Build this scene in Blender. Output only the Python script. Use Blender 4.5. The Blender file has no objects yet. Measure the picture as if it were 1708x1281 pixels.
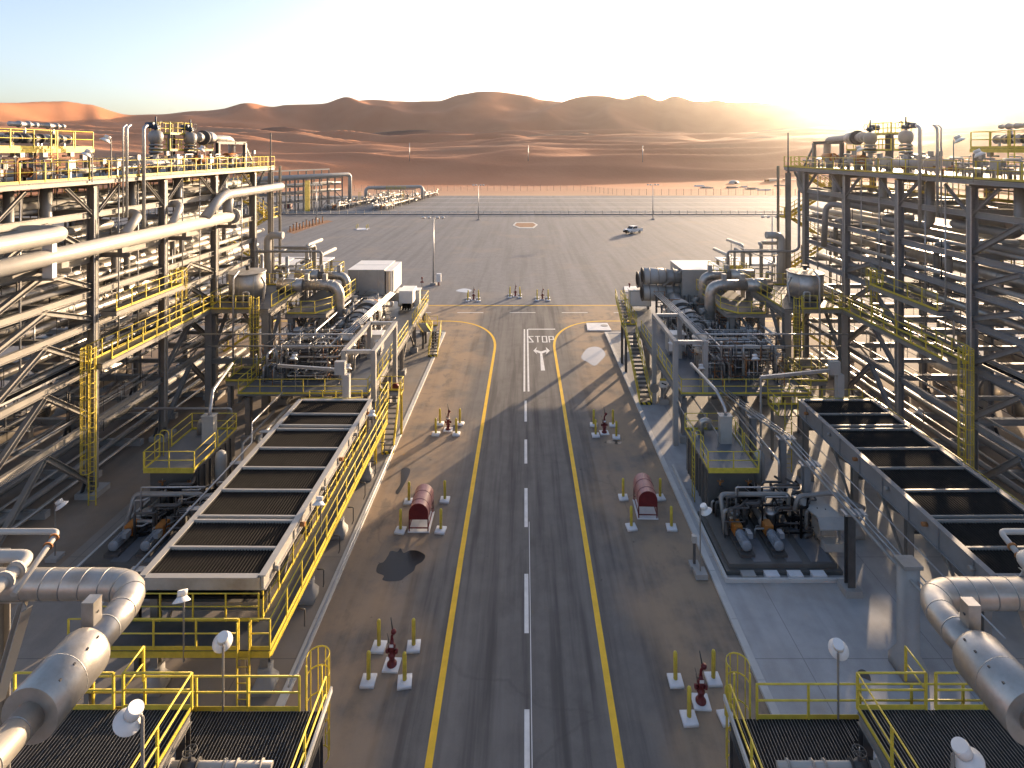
import bpy, math, random
from mathutils import Vector, Matrix, noise

# ------------------------------------------------------------------ camera, sky, sun, exposure
SC = bpy.context.scene
COL = SC.collection
FPX, HZ, VX, VY = 930.0, 22.0, 875.0, 250.0      # focal length in photo pixels, eye height, vanishing point
cam_d = bpy.data.cameras.new('camera')
cam = bpy.data.objects.new('camera', cam_d)
COL.objects.link(cam)
cam.location = (0, 0, HZ)
cam.rotation_euler = (math.pi / 2, 0, 0)
cam_d.sensor_width = 36
cam_d.lens = FPX / 1708 * 36
cam_d.shift_x = -(VX - 854) / 1708
cam_d.shift_y = -(640.5 - VY) / 1708
cam_d.clip_end = 30000
SC.camera = cam

SUN_AZ, SUN_EL = math.radians(34), math.radians(8.5)     # azimuth clockwise from the road's forward direction
W = bpy.data.worlds.new('World')
SC.world = W
W.use_nodes = True
wn, wl = W.node_tree.nodes, W.node_tree.links
sky = wn.new('ShaderNodeTexSky')
sky.sky_type = 'NISHITA'
sky.sun_disc = False
sky.sun_elevation = SUN_EL
sky.sun_rotation = SUN_AZ
sky.air_density = 0.7
sky.dust_density = 2.6
sky.ozone_density = 2.8
bg = wn['Background']
bg.inputs['Strength'].default_value = 0.15
wl.new(sky.outputs[0], bg.inputs[0])

sun_d = bpy.data.lights.new('sun', 'SUN')
sun_d.energy = 2.9
sun_d.angle = math.radians(0.6)
sun_d.color = (1.0, 0.91, 0.78)
sun = bpy.data.objects.new('sun', sun_d)
COL.objects.link(sun)
sdir = Vector((math.sin(SUN_AZ) * math.cos(SUN_EL), math.cos(SUN_AZ) * math.cos(SUN_EL), math.sin(SUN_EL)))
sun.rotation_euler = sdir.to_track_quat('Z', 'Y').to_euler()
sun.location = (60, 90, 60)

SC.view_settings.view_transform = 'Standard'
SC.view_settings.look = 'None'
SC.view_settings.gamma = 1
SC.view_settings.exposure = 1.9
SC.view_settings.use_white_balance = True      # the photograph is balanced for the open shade
SC.view_settings.white_balance_temperature = 9400
SC.view_settings.white_balance_tint = 19
SC.render.engine = 'CYCLES'
SC.cycles.use_denoising = True
SC.cycles.max_bounces = 6
SC.cycles.diffuse_bounces = 3
SC.cycles.glossy_bounces = 3
SC.cycles.volume_bounces = 0
SC.cycles.caustics_reflective = False
SC.cycles.caustics_refractive = False

R = random.Random(7)

# ------------------------------------------------------------------ pixels to points
def gp(x, y, z=0.0):
    """point at height z seen at photo pixel x, y"""
    Y = FPX * (HZ - z) / (y - VY)
    return Vector(((x - VX) * Y / FPX, Y, z))

# ------------------------------------------------------------------ materials
MATS = {}
def mat(name, col, rough=0.6, metal=0.0, var=0.25, scale=1.2, bump=0.0, bscale=20.0, col2=None, spec=0.4):
    m = bpy.data.materials.new(name)
    m.use_nodes = True
    n, l = m.node_tree.nodes, m.node_tree.links
    b = n['Principled BSDF']
    b.inputs['Roughness'].default_value = rough
    b.inputs['Metallic'].default_value = metal
    b.inputs['Specular IOR Level'].default_value = spec
    g = n.new('ShaderNodeNewGeometry')
    t = n.new('ShaderNodeTexNoise')
    t.inputs['Scale'].default_value = scale
    t.inputs['Detail'].default_value = 5
    t.inputs['Roughness'].default_value = 0.65
    l.new(g.outputs['Position'], t.inputs['Vector'])
    r = n.new('ShaderNodeValToRGB')
    r.color_ramp.elements[0].position = 0.3
    r.color_ramp.elements[1].position = 0.72
    c2 = col2 or tuple(c * (1 - var) for c in col)
    r.color_ramp.elements[0].color = (*c2, 1)
    r.color_ramp.elements[1].color = (*col, 1)
    l.new(t.outputs['Fac'], r.inputs['Fac'])
    l.new(r.outputs['Color'], b.inputs['Base Color'])
    if bump:
        t2 = n.new('ShaderNodeTexNoise')
        t2.inputs['Scale'].default_value = bscale
        t2.inputs['Detail'].default_value = 3
        l.new(g.outputs['Position'], t2.inputs['Vector'])
        bp = n.new('ShaderNodeBump')
        bp.inputs['Strength'].default_value = bump
        bp.inputs['Distance'].default_value = 0.02
        l.new(t2.outputs['Fac'], bp.inputs['Height'])
        l.new(bp.outputs[0], b.inputs['Normal'])
    MATS[name] = m
    return m

mat('steel', (0.29, 0.27, 0.24), 0.55, 0.15, 0.3, 0.9)
mat('dark_steel', (0.10, 0.095, 0.09), 0.55, 0.1, 0.4, 1.5)
mat('blue_steel', (0.27, 0.272, 0.27), 0.5, 0.15, 0.25, 0.7)
mat('galvanised', (0.50, 0.50, 0.49), 0.42, 0.6, 0.3, 2.5)
mat('yellow', (0.70, 0.54, 0.08), 0.5, 0.0, 0.28, 3.5, col2=(0.50, 0.37, 0.06))
mat('cladding', (0.52, 0.49, 0.45), 0.40, 0.7, 0.22, 1.8, 0.35, 5, col2=(0.36, 0.32, 0.27))
mat('white_pipe', (0.42, 0.395, 0.355), 0.42, 0.0, 0.16, 0.8)
mat('grey_pipe', (0.30, 0.29, 0.27), 0.45, 0.2, 0.25, 1.0)
mat('white_paint', (0.74, 0.73, 0.70), 0.5, 0.0, 0.12, 1.1)
mat('lamp_white', (0.72, 0.71, 0.68), 0.4, 0.0, 0.1, 5)
mat('module_grey', (0.13, 0.125, 0.115), 0.5, 0.1, 0.25, 1.2)
mat('grey_box', (0.42, 0.41, 0.38), 0.5, 0.1, 0.2, 1.2)
mat('tank_skin', (0.55, 0.53, 0.49), 0.42, 0.45, 0.3, 0.9, 0.1, 5, col2=(0.36, 0.31, 0.25))
mat('rust', (0.42, 0.17, 0.06), 0.6, 0.0, 0.45, 3.0)
mat('orange', (0.55, 0.19, 0.045), 0.5, 0.0, 0.3, 3.0)
mat('red', (0.17, 0.018, 0.02), 0.45, 0.0, 0.35, 4.0)
mat('red_sky_sheen', (0.46, 0.20, 0.18), 0.45, 0.0, 0.25, 3.0)  # hood red with the pale sky reflection put into its colour
mat('black', (0.012, 0.012, 0.013), 0.7, 0.0, 0.3, 3.0, spec=0.1)
mat('fin_tube', (0.04, 0.036, 0.033), 0.75, 0.0, 0.35, 2.0, spec=0.06)
mat('valve_blue', (0.02, 0.05, 0.08), 0.45, 0.2, 0.3, 5)
mat('motor_blue', (0.24, 0.28, 0.31), 0.45, 0.2, 0.2, 5)
mat('concrete', (0.36, 0.35, 0.33), 0.85, 0.0, 0.22, 0.6, 0.25, 14)
mat('kerb_white', (0.55, 0.54, 0.51), 0.8, 0.0, 0.2, 0.9, 0.2, 20)
mat('block_white', (0.68, 0.69, 0.70), 0.75, 0.0, 0.12, 2.5, 0.15, 25)
mat('bearing_bar', (0.05, 0.048, 0.046), 0.6, 0.2, 0.3, 3.0, spec=0.15)  # near-black, so the shade under the platform sits in the bar colour
mat('grating', (0.085, 0.09, 0.095), 0.5, 0.3, 0.3, 2.0)
mat('grate_bar', (0.33, 0.32, 0.30), 0.5, 0.3, 0.3, 3.0)
mat('floor_plate', (0.17, 0.185, 0.20), 0.45, 0.2, 0.25, 1.0)
mat('glass_dark', (0.02, 0.025, 0.03), 0.1, 0.0, 0.1, 1.0)
mat('tyre', (0.02, 0.02, 0.02), 0.8, 0.0, 0.2, 5)
mat('wet', (0.018, 0.014, 0.011), 0.3, 0.0, 0.3, 2.0)
mat('pond', (0.28, 0.27, 0.26), 0.10, 0.0, 0.15, 0.8)
mat('yellow_mark', (0.92, 0.53, 0.04), 0.7, 0.0, 0.22, 1.6, 0.1, 30)
mat('white_mark', (0.76, 0.75, 0.72), 0.7, 0.0, 0.25, 1.8, 0.1, 30)
mat('pit_sand', (0.30, 0.15, 0.08), 0.95, 0.0, 0.35, 0.8)
mat('shaded_sandy_concrete', (0.27, 0.20, 0.14), 0.9, 0.0, 0.35, 0.25, 0.2, 9)

def stripes(name, ca, cb, period):
    m = bpy.data.materials.new(name); m.use_nodes = True
    n, l = m.node_tree.nodes, m.node_tree.links
    b = n['Principled BSDF']; b.inputs['Roughness'].default_value = 0.55
    g = n.new('ShaderNodeNewGeometry')
    d = n.new('ShaderNodeVectorMath'); d.operation = 'DOT_PRODUCT'
    d.inputs[1].default_value = (1 / period, 0, 0.6 / period)
    l.new(g.outputs['Position'], d.inputs[0])
    f = n.new('ShaderNodeMath'); f.operation = 'FRACT'
    l.new(d.outputs['Value'], f.inputs[0])
    s = n.new('ShaderNodeMath'); s.operation = 'GREATER_THAN'; s.inputs[1].default_value = 0.5
    l.new(f.outputs[0], s.inputs[0])
    x = n.new('ShaderNodeMix'); x.data_type = 'RGBA'
    x.inputs['A'].default_value = (*ca, 1); x.inputs['B'].default_value = (*cb, 1)
    l.new(s.outputs[0], x.inputs['Factor'])
    l.new(x.outputs['Result'], b.inputs['Base Color'])
    MATS[name] = m
stripes('hazard', (0.02, 0.02, 0.02), (0.62, 0.45, 0.03), 0.42)

def paving(name, base, dust, dark, dust_amount, streak, rough=0.85, joints=0.0):
    """worn paving: base tone, drifted sand with its own patches, tyre streaks along a direction, optional slab joints"""
    m = bpy.data.materials.new(name); m.use_nodes = True
    n, l = m.node_tree.nodes, m.node_tree.links
    b = n['Principled BSDF']; b.inputs['Roughness'].default_value = rough
    b.inputs['Specular IOR Level'].default_value = 0.25
    g = n.new('ShaderNodeNewGeometry')
    def ns(scale, detail=6, vec=(1, 1, 1), rot=0.0, ro=0.6):
        mp = n.new('ShaderNodeMapping'); mp.inputs['Scale'].default_value = vec
        mp.inputs['Rotation'].default_value = (0, 0, rot)
        l.new(g.outputs['Position'], mp.inputs['Vector'])
        t = n.new('ShaderNodeTexNoise'); t.inputs['Scale'].default_value = scale
        t.inputs['Detail'].default_value = detail; t.inputs['Roughness'].default_value = ro
        l.new(mp.outputs[0], t.inputs['Vector'])
        return t.outputs['Fac']
    def ramp(src, p0, p1):
        r = n.new('ShaderNodeMapRange'); r.inputs['From Min'].default_value = p0; r.inputs['From Max'].default_value = p1
        r.interpolation_type = 'SMOOTHSTEP'
        l.new(src, r.inputs['Value']); return r.outputs['Result']
    def mix(f, a, c):
        x = n.new('ShaderNodeMix'); x.data_type = 'RGBA'
        if isinstance(f, float): x.inputs['Factor'].default_value = f
        else: l.new(f, x.inputs['Factor'])
        for k, v in (('A', a), ('B', c)):
            if isinstance(v, tuple): x.inputs[k].default_value = (*v, 1)
            else: l.new(v, x.inputs[k])
        return x.outputs['Result']
    def mul(a, c):
        x = n.new('ShaderNodeMath'); x.operation = 'MULTIPLY'
        l.new(a, x.inputs[0])
        if isinstance(c, float): x.inputs[1].default_value = c
        else: l.new(c, x.inputs[1])
        return x.outputs[0]
    c = mix(ramp(ns(0.9, 8), 0.3, 0.7), base, tuple(v * 0.8 for v in base))
    c = mix(mul(ramp(ns(60, 2), 0.45, 0.7), 0.35), c, tuple(min(1, v * 1.5) for v in base))
    if streak is not None:
        sc, rot, amt = streak
        c = mix(mul(ramp(ns(sc, 4, (1, 0.045, 1), rot), 0.42, 0.68), amt), c, dark)
        c = mix(mul(ramp(ns(sc * 0.5, 4, (1, 0.05, 1), rot + 0.25), 0.5, 0.72), amt * 0.8), c, tuple(v * 1.25 for v in base))
    d = ramp(ns(0.11, 5), 0.50 - dust_amount, 0.74 - dust_amount)
    if name == 'road_asphalt':           # sand drifts along the verges, the wheel lanes stay swept
        sx = n.new('ShaderNodeSeparateXYZ'); l.new(g.outputs['Position'], sx.inputs[0])
        ab = n.new('ShaderNodeMath'); ab.operation = 'ABSOLUTE'; l.new(sx.outputs['X'], ab.inputs[0])
        wob = n.new('ShaderNodeMath'); wob.operation = 'ADD'; l.new(ab.outputs[0], wob.inputs[0])
        w2 = n.new('ShaderNodeMath'); w2.operation = 'MULTIPLY_ADD'; w2.inputs[1].default_value = 7.0; w2.inputs[2].default_value = -3.5
        l.new(ns(0.16, 4), w2.inputs[0]); l.new(w2.outputs[0], wob.inputs[1])
        d = mul(ramp(wob.outputs[0], 3.6, 7.2), ramp(ns(0.33, 6), 0.22, 0.6))
        c = mix(mul(d, 0.85), c, dust)
        c = mix(mul(ramp(ns(0.5, 5, (1, 0.5, 1)), 0.58, 0.7), 0.5), c, tuple(v * 0.62 for v in base))
    else:
        c = mix(mul(d, 0.75), c, dust)
    if name in ('road_asphalt', 'pad_paving'):        # hairline cracks and patch seams
        dn = n.new('ShaderNodeTexNoise'); dn.inputs['Scale'].default_value = 0.35; dn.inputs['Detail'].default_value = 4
        l.new(g.outputs['Position'], dn.inputs['Vector'])
        va = n.new('ShaderNodeVectorMath'); va.operation = 'MULTIPLY_ADD'; va.inputs[1].default_value = (3, 3, 0)
        l.new(dn.outputs['Color'], va.inputs[0]); l.new(g.outputs['Position'], va.inputs[2])
        vo = n.new('ShaderNodeTexVoronoi'); vo.feature = 'DISTANCE_TO_EDGE'; vo.inputs['Scale'].default_value = 0.16
        l.new(va.outputs[0], vo.inputs['Vector'])
        cr = n.new('ShaderNodeMapRange'); cr.inputs['From Min'].default_value = 0.004; cr.inputs['From Max'].default_value = 0.011
        cr.inputs['To Min'].default_value = 1.0; cr.inputs['To Max'].default_value = 0.0
        l.new(vo.outputs['Distance'], cr.inputs['Value'])
        c = mix(mul(mul(cr.outputs['Result'], ramp(ns(0.08, 2), 0.45, 0.6)), 0.25), c, dark)
        c = mix(mul(ramp(ns(1.7, 3), 0.70, 0.76), 0.6), c, tuple(v * 0.55 for v in dark))     # oil drips
    if joints:
        br = n.new('ShaderNodeTexBrick'); br.inputs['Scale'].default_value = 1.0
        br.offset = 0; br.inputs['Mortar Size'].default_value = 0.02
        br.inputs['Brick Width'].default_value = joints; br.inputs['Row Height'].default_value = joints
        br.inputs['Color1'].default_value = br.inputs['Color2'].default_value = (0, 0, 0, 1)
        br.inputs['Mortar'].default_value = (1, 1, 1, 1)
        l.new(g.outputs['Position'], br.inputs['Vector'])
        c = mix(mul(br.outputs['Color'], 0.6), c, tuple(v * 0.4 for v in base))
    l.new(c, b.inputs['Base Color'])
    t2 = n.new('ShaderNodeTexNoise'); t2.inputs['Scale'].default_value = 25; l.new(g.outputs['Position'], t2.inputs['Vector'])
    bp = n.new('ShaderNodeBump'); bp.inputs['Strength'].default_value = 0.25; bp.inputs['Distance'].default_value = 0.01
    l.new(t2.outputs['Fac'], bp.inputs['Height']); l.new(bp.outputs[0], b.inputs['Normal'])
    MATS[name] = m
paving('road_asphalt', (0.155, 0.145, 0.136), (0.36, 0.25, 0.165), (0.066, 0.062, 0.06), 0.0, (1.5, 0.0, 0.8))
paving('pad_paving', (0.185, 0.185, 0.188), (0.225, 0.20, 0.178), (0.12, 0.12, 0.122), 0.0, (0.55, -1.0, 0.6))
paving('apron_concrete', (0.40, 0.40, 0.395), (0.33, 0.27, 0.215), (0.2, 0.2, 0.2), -0.02, (0.7, 0.5, 0.35), 0.75, 6.0)
paving('apron_dusty', (0.265, 0.24, 0.215), (0.28, 0.215, 0.16), (0.17, 0.16, 0.15), 0.08, (0.7, 0.5, 0.35), 0.8, 6.0)
paving('plant_floor', (0.24, 0.20, 0.165), (0.27, 0.19, 0.13), (0.13, 0.115, 0.1), 0.15, (0.6, -0.6, 0.4), 0.85)

def sand_material():
    m = bpy.data.materials.new('dune_sand'); m.use_nodes = True
    n, l = m.node_tree.nodes, m.node_tree.links
    b = n['Principled BSDF']; b.inputs['Roughness'].default_value = 0.95; b.inputs['Specular IOR Level'].default_value = 0.1
    g = n.new('ShaderNodeNewGeometry')
    at = n.new('ShaderNodeAttribute'); at.attribute_name = 'ground_kind'
    sp = n.new('ShaderNodeSeparateColor'); l.new(at.outputs['Color'], sp.inputs[0])
    t = n.new('ShaderNodeTexNoise'); t.inputs['Scale'].default_value = 0.02; t.inputs['Detail'].default_value = 8
    l.new(g.outputs['Position'], t.inputs['Vector'])
    def mix(f, a, c):
        x = n.new('ShaderNodeMix'); x.data_type = 'RGBA'
        l.new(f, x.inputs['Factor'])
        for k, v in (('A', a), ('B', c)):
            if isinstance(v, tuple): x.inputs[k].default_value = (*v, 1)
            else: l.new(v, x.inputs[k])
        return x.outputs['Result']
    c = mix(t.outputs['Fac'], (0.50, 0.19, 0.095), (0.62, 0.275, 0.15))
    c = mix(sp.outputs['Red'], c, (0.33, 0.235, 0.16))        # gravel plain between dunes
    c = mix(sp.outputs['Green'], c, (0.085, 0.05, 0.038))     # dark pebble bands
    c = mix(sp.outputs['Blue'], c, (0.52, 0.37, 0.26))        # pale graded sand by the fence
    l.new(c, b.inputs['Base Color'])
    t2 = n.new('ShaderNodeTexNoise'); t2.inputs['Scale'].default_value = 0.25; t2.inputs['Detail'].default_value = 6
    l.new(g.outputs['Position'], t2.inputs['Vector'])
    bp = n.new('ShaderNodeBump'); bp.inputs['Strength'].default_value = 0.35; bp.inputs['Distance'].default_value = 0.8
    l.new(t2.outputs['Fac'], bp.inputs['Height']); l.new(bp.outputs[0], b.inputs['Normal'])
    MATS['sand'] = m
sand_material()

# ------------------------------------------------------------------ mesh helpers
OFF = {}
def V(*a): return Vector(a)

class MB:
    def __init__(s): s.v = []; s.f = []; s.sm = []
    def quad(s, a, b, c, d):
        i = len(s.v); s.v += [a, b, c, d]; s.f.append((i, i + 1, i + 2, i + 3)); s.sm.append(False); return s
    def poly(s, pts):
        i = len(s.v); s.v += list(pts); s.f.append(tuple(range(i, i + len(pts)))); s.sm.append(False); return s
    def box(s, a, b):
        x0, x1 = sorted((a[0], b[0])); y0, y1 = sorted((a[1], b[1])); z0, z1 = sorted((a[2], b[2]))
        i = len(s.v)
        s.v += [V(x, y, z) for z in (z0, z1) for (x, y) in ((x0, y0), (x1, y0), (x1, y1), (x0, y1))]
        for f in ((0, 3, 2, 1), (4, 5, 6, 7), (0, 1, 5, 4), (1, 2, 6, 5), (2, 3, 7, 6), (3, 0, 4, 7)):
            s.f.append(tuple(i + k for k in f)); s.sm.append(False)
        return s
    def bar(s, p0, p1, w, h=None):
        """rectangular bar between two points, w across, h along the up-ish axis"""
        h = h or w
        p0, p1 = Vector(p0), Vector(p1)
        d = (p1 - p0).normalized()
        up = V(0, 0, 1) if abs(d.z) < 0.95 else V(0, 1, 0)
        a = d.cross(up).normalized() * (w / 2); c = a.cross(d).normalized() * (h / 2)
        i = len(s.v)
        for p in (p0, p1): s.v += [p - a - c, p + a - c, p + a + c, p - a + c]
        for f in ((0, 1, 2, 3), (7, 6, 5, 4), (0, 4, 5, 1), (1, 5, 6, 2), (2, 6, 7, 3), (3, 7, 4, 0)):
            s.f.append(tuple(i + k for k in f)); s.sm.append(False)
        return s
    def tube(s, pts, r, n=8, caps=True):
        pts = [Vector(p) for p in pts]
        rs = r if isinstance(r, (list, tuple)) else [r] * len(pts)
        base = len(s.v); prev = None
        for k, p in enumerate(pts):
            d = (pts[min(k + 1, len(pts) - 1)] - pts[max(k - 1, 0)])
            d = d.normalized() if d.length > 1e-9 else V(0, 0, 1)
            if prev is None:
                up = V(0, 0, 1) if abs(d.z) < 0.9 else V(0, 1, 0)
                a = d.cross(up).normalized()
            else:
                a = (prev - d * prev.dot(d)).normalized()
            prev = a; b = d.cross(a)
            for q in range(n):
                t = 2 * math.pi * q / n
                s.v.append(p + (a * math.cos(t) + b * math.sin(t)) * rs[k])
        for k in range(len(pts) - 1):
            for q in range(n):
                s.f.append((base + k * n + q, base + k * n + (q + 1) % n, base + (k + 1) * n + (q + 1) % n, base + (k + 1) * n + q)); s.sm.append(True)
        if caps:
            s.f.append(tuple(base + q for q in range(n))[::-1]); s.sm.append(False)
            e = base + (len(pts) - 1) * n
            s.f.append(tuple(e + q for q in range(n))); s.sm.append(False)
        return s
    def lathe(s, c, prof, n=16, axis=(0, 0, 1)):
        ax = Vector(axis).normalized()
        up = V(0, 0, 1) if abs(ax.z) < 0.9 else V(0, 1, 0)
        a = ax.cross(up).normalized(); b = ax.cross(a)
        c = Vector(c); base = len(s.v)
        ph = math.pi / 4 if n == 4 else 0.0
        for (r, h) in prof:
            for q in range(n):
                t = 2 * math.pi * q / n + ph
                s.v.append(c + ax * h + (a * math.cos(t) + b * math.sin(t)) * r)
        for k in range(len(prof) - 1):
            flat = abs(prof[k][1] - prof[k + 1][1]) < 1e-6
            for q in range(n):
                s.f.append((base + k * n + q, base + k * n + (q + 1) % n, base + (k + 1) * n + (q + 1) % n, base + (k + 1) * n + q)); s.sm.append(not flat)
        s.f.append(tuple(base + q for q in range(n))[::-1]); s.sm.append(False)
        e = base + (len(prof) - 1) * n
        s.f.append(tuple(e + q for q in range(n))); s.sm.append(False)
        return s
    def torus(s, c, R_, r, axis=(0, 0, 1), n=16, m=6, a0=0.0, a1=2 * math.pi):
        ax = Vector(axis).normalized()
        up = V(0, 0, 1) if abs(ax.z) < 0.9 else V(0, 1, 0)
        a = ax.cross(up).normalized(); b = ax.cross(a); c = Vector(c)
        pts = [c + (a * math.cos(t) + b * math.sin(t)) * R_ for t in (a0 + (a1 - a0) * k / n for k in range(n + 1))]
        return s.tube(pts, r, m)

MESH_CACHE = {}
def link(o, parent=None, kind=None):
    COL.objects.link(o)
    if parent is not None: o.parent = parent
    OFF[o] = OFF.get(parent, V(0, 0, 0)) if parent is not None else V(0, 0, 0)
    if kind: o['kind'] = kind
    return o

def thing(name, label, cat, loc=(0, 0, 0), group=None):
    o = bpy.data.objects.new(name, None)
    o.empty_display_size = 0.2
    COL.objects.link(o); o.location = loc
    OFF[o] = Vector(loc)
    o['label'] = label; o['category'] = cat
    if group: o['group'] = group
    return o

def build(name, mb, m, parent=None, kind=None, origin=None):
    off = OFF[parent] if parent is not None else (Vector(origin) if origin is not None else V(0, 0, 0))
    me = bpy.data.meshes.new(name)
    me.from_pydata([tuple(v - off) for v in mb.v], [], mb.f)
    me.polygons.foreach_set('use_smooth', mb.sm)
    me.materials.append(MATS[m])
    o = bpy.data.objects.new(name, me)
    COL.objects.link(o)
    if parent is not None: o.parent = parent
    else: o.location = off
    OFF[o] = off
    if kind: o['kind'] = kind
    return o

def single(name, mb, m, label, cat, group=None, origin=None):
    o = build(name, mb, m, None, None, origin)
    o['label'] = label; o['category'] = cat
    if group: o['group'] = group
    return o

def unit(shape, m):
    k = (shape, m)
    if k in MESH_CACHE: return MESH_CACHE[k]
    b = MB()
    if shape == 'box': b.box((-.5, -.5, -.5), (.5, .5, .5))
    elif shape == 'cyl': b.lathe((0, 0, 0), [(.5, -.5), (.5, .5)], 12)
    elif shape == 'drum': b.lathe((0, 0, 0), [(.5, -.5), (.5, .5)], 28)
    elif shape == 'I':                       # flanges face +-Y, web in the YZ plane
        t = 0.09
        b.box((-.5, .5 - t, -.5), (.5, .5, .5)); b.box((-.5, -.5, -.5), (.5, -.5 + t, .5)); b.box((-.05, -.5 + t, -.5), (.05, .5 - t, .5))
    elif shape == 'fin':
        b.lathe((0, 0, 0), [(.5, -.5), (.5, .5)], 8)
    me = bpy.data.meshes.new(shape + '_' + m)
    me.from_pydata([tuple(v) for v in b.v], [], b.f)
    me.polygons.foreach_set('use_smooth', b.sm)
    me.materials.append(MATS[m])
    MESH_CACHE[k] = me
    return me

def bar(name, p0, p1, w, h, m, parent, shape='box', up=(0, 0, 1)):
    """shared unit mesh stretched between two points (a part)"""
    p0, p1 = Vector(p0), Vector(p1)
    z = (p1 - p0); L = z.length; z = z / L
    u = Vector(up)
    if abs(z.dot(u)) > 0.95: u = V(0, 1, 0) if abs(z.y) < 0.9 else V(1, 0, 0)
    x = u.cross(z).normalized(); y = z.cross(x)
    M = Matrix((x * w, y * h, z * L)).transposed().to_4x4()
    M.translation = (p0 + p1) / 2 - OFF[parent]
    o = bpy.data.objects.new(name, unit(shape, m))
    COL.objects.link(o); o.parent = parent; o.matrix_basis = M
    OFF[o] = OFF[parent]
    return o

def pbox(name, a, b, m, parent):
    a, b = Vector(a), Vector(b)
    o = bpy.data.objects.new(name, unit('box', m))
    COL.objects.link(o); o.parent = parent
    o.location = (a + b) / 2 - OFF[parent]
    o.scale = [abs(b[i] - a[i]) for i in range(3)]
    OFF[o] = OFF[parent]
    return o

def rounded(pts, rad, n=6):
    """polyline with its corners swept into elbows"""
    pts = [Vector(p) for p in pts]
    out = [pts[0]]
    for k in range(1, len(pts) - 1):
        a, b, c = pts[k - 1], pts[k], pts[k + 1]
        u, w = (a - b), (c - b)
        r = min(rad, u.length * 0.49, w.length * 0.49)
        p, q = b + u.normalized() * r, b + w.normalized() * r
        for i in range(n + 1):
            t = i / n
            out.append(p * (1 - t) ** 2 + b * 2 * t * (1 - t) * 0.98 + (p + q) / 2 * 2 * t * (1 - t) * 0.02 + q * t ** 2)
    out.append(pts[-1])
    return out

def pipe(name, pts, r, m, label, cat='pipe', group=None, bend=2.2, n=12, flanges=(), bands=0.0, band_mat=None):
    """one pipe run; flanges = distances along it, bands = spacing of cladding straps"""
    path = rounded(pts, r * bend)
    mb = MB().tube(path, r, n)
    if not flanges and not bands:
        return single(name, mb, m, label, cat, group, pts[0])
    t = thing(name, label, cat, pts[0], group)
    build('pipe_wall', mb, m, t)
    seg = [(path[i], path[i + 1]) for i in range(len(path) - 1)]
    lens = [(b - a).length for a, b in seg]; tot = sum(lens)
    def at(d):
        for (a, b), L in zip(seg, lens):
            if d <= L and L > 1e-6: return a + (b - a) * (d / L), (b - a).normalized()
            d -= L
        return path[-1], (path[-1] - path[-2]).normalized()
    for d in flanges:
        p, q = at(d if d >= 0 else tot + d)
        bar('flange', p - q * r * 0.28, p + q * r * 0.28, r * 3.1, r * 3.1, band_mat or 'galvanised', t, 'cyl')
    if bands:
        k = bands * 0.6
        while k < tot - bands * 0.3:
            p, q = at(k)
            bar('band', p - q * 0.012, p + q * 0.012, r * 2.03, r * 2.03, band_mat or 'galvanised', t, 'drum')
            k += bands
    return t

POSTS = set()
def rail_mb(pts, h=1.1, spacing=1.5, r=0.026, mid=True):
    """handrail over a polyline of floor points"""
    mb = MB(); first = True
    pts = [Vector(p) for p in pts]
    for a, b in zip(pts, pts[1:]):
        L = (b - a).length
        for z in ((h, h * 0.53) if mid else (h,)):
            mb.tube([a + V(0, 0, z), b + V(0, 0, z)], r, 6)
        n = max(1, round(L / spacing))
        for k in range(0 if first else 1, n + 1):
            p = a + (b - a) * (k / n)
            key = (round(p.x, 1), round(p.y, 1), round(p.z, 1))
            if key in POSTS: continue            # a corner post shared by two rail runs stands once
            POSTS.add(key)
            mb.bar(p, p + V(0, 0, h), r * 2.1)
        first = False
    return mb

def handrail(pts, parent, h=1.1, spacing=1.5, toe=True, r=0.026, m='yellow'):
    o = build('handrail', rail_mb(pts, h, spacing, r), m, parent)
    if toe:
        mb = MB()
        for a, b in zip(pts, pts[1:]):
            a, b = Vector(a), Vector(b)
            mb.bar(a + V(0, 0, 0.06), b + V(0, 0, 0.06), 0.012, 0.15)
        build('toe_plate', mb, m, o)
    return o

def ladder(base, top_z, out, parent, cage_from=2.3, width=0.45, extra=1.1, m='yellow', cage=True):
    """vertical ladder at base, climber stands on the 'out' side"""
    base, out = Vector(base), Vector(out).normalized()
    side = V(0, 0, 1).cross(out).normalized()
    h = top_z - base.z + extra
    mb = MB()
    for sgn in (-1, 1):
        mb.bar(base + side * sgn * width / 2, base + side * sgn * width / 2 + V(0, 0, h), 0.05, 0.06)
    k = 0.3
    while k < top_z - base.z:
        mb.tube([base + side * width / 2 + V(0, 0, k), base - side * width / 2 + V(0, 0, k)], 0.016, 5); k += 0.3
    o = build('ladder', mb, m, parent)
    if cage:
        mb = MB(); rr = 0.36
        c0 = base + out * 0.36
        def arc(z):
            return [c0 + V(0, 0, z) + (out * math.cos(t) + side * math.sin(t)) * rr for t in (math.radians(d) for d in range(-125, 126, 25))]
        z = cage_from; zs = []
        while z < h + 0.01: zs.append(z); z += 0.9
        if not zs or zs[-1] < h - 0.1: zs.append(h)
        for z in zs:
            a = arc(z)
            for p, q in zip(a, a[1:]): mb.bar(p, q, 0.012, 0.05)
        for d in (-100, -60, -20, 20, 60, 100):
            t = math.radians(d); p = c0 + (out * math.cos(t) + side * math.sin(t)) * rr
            mb.bar(p + V(0, 0, zs[0]), p + V(0, 0, zs[-1]), 0.035, 0.012)
        build('cage', mb, m, o)
    return o

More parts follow.
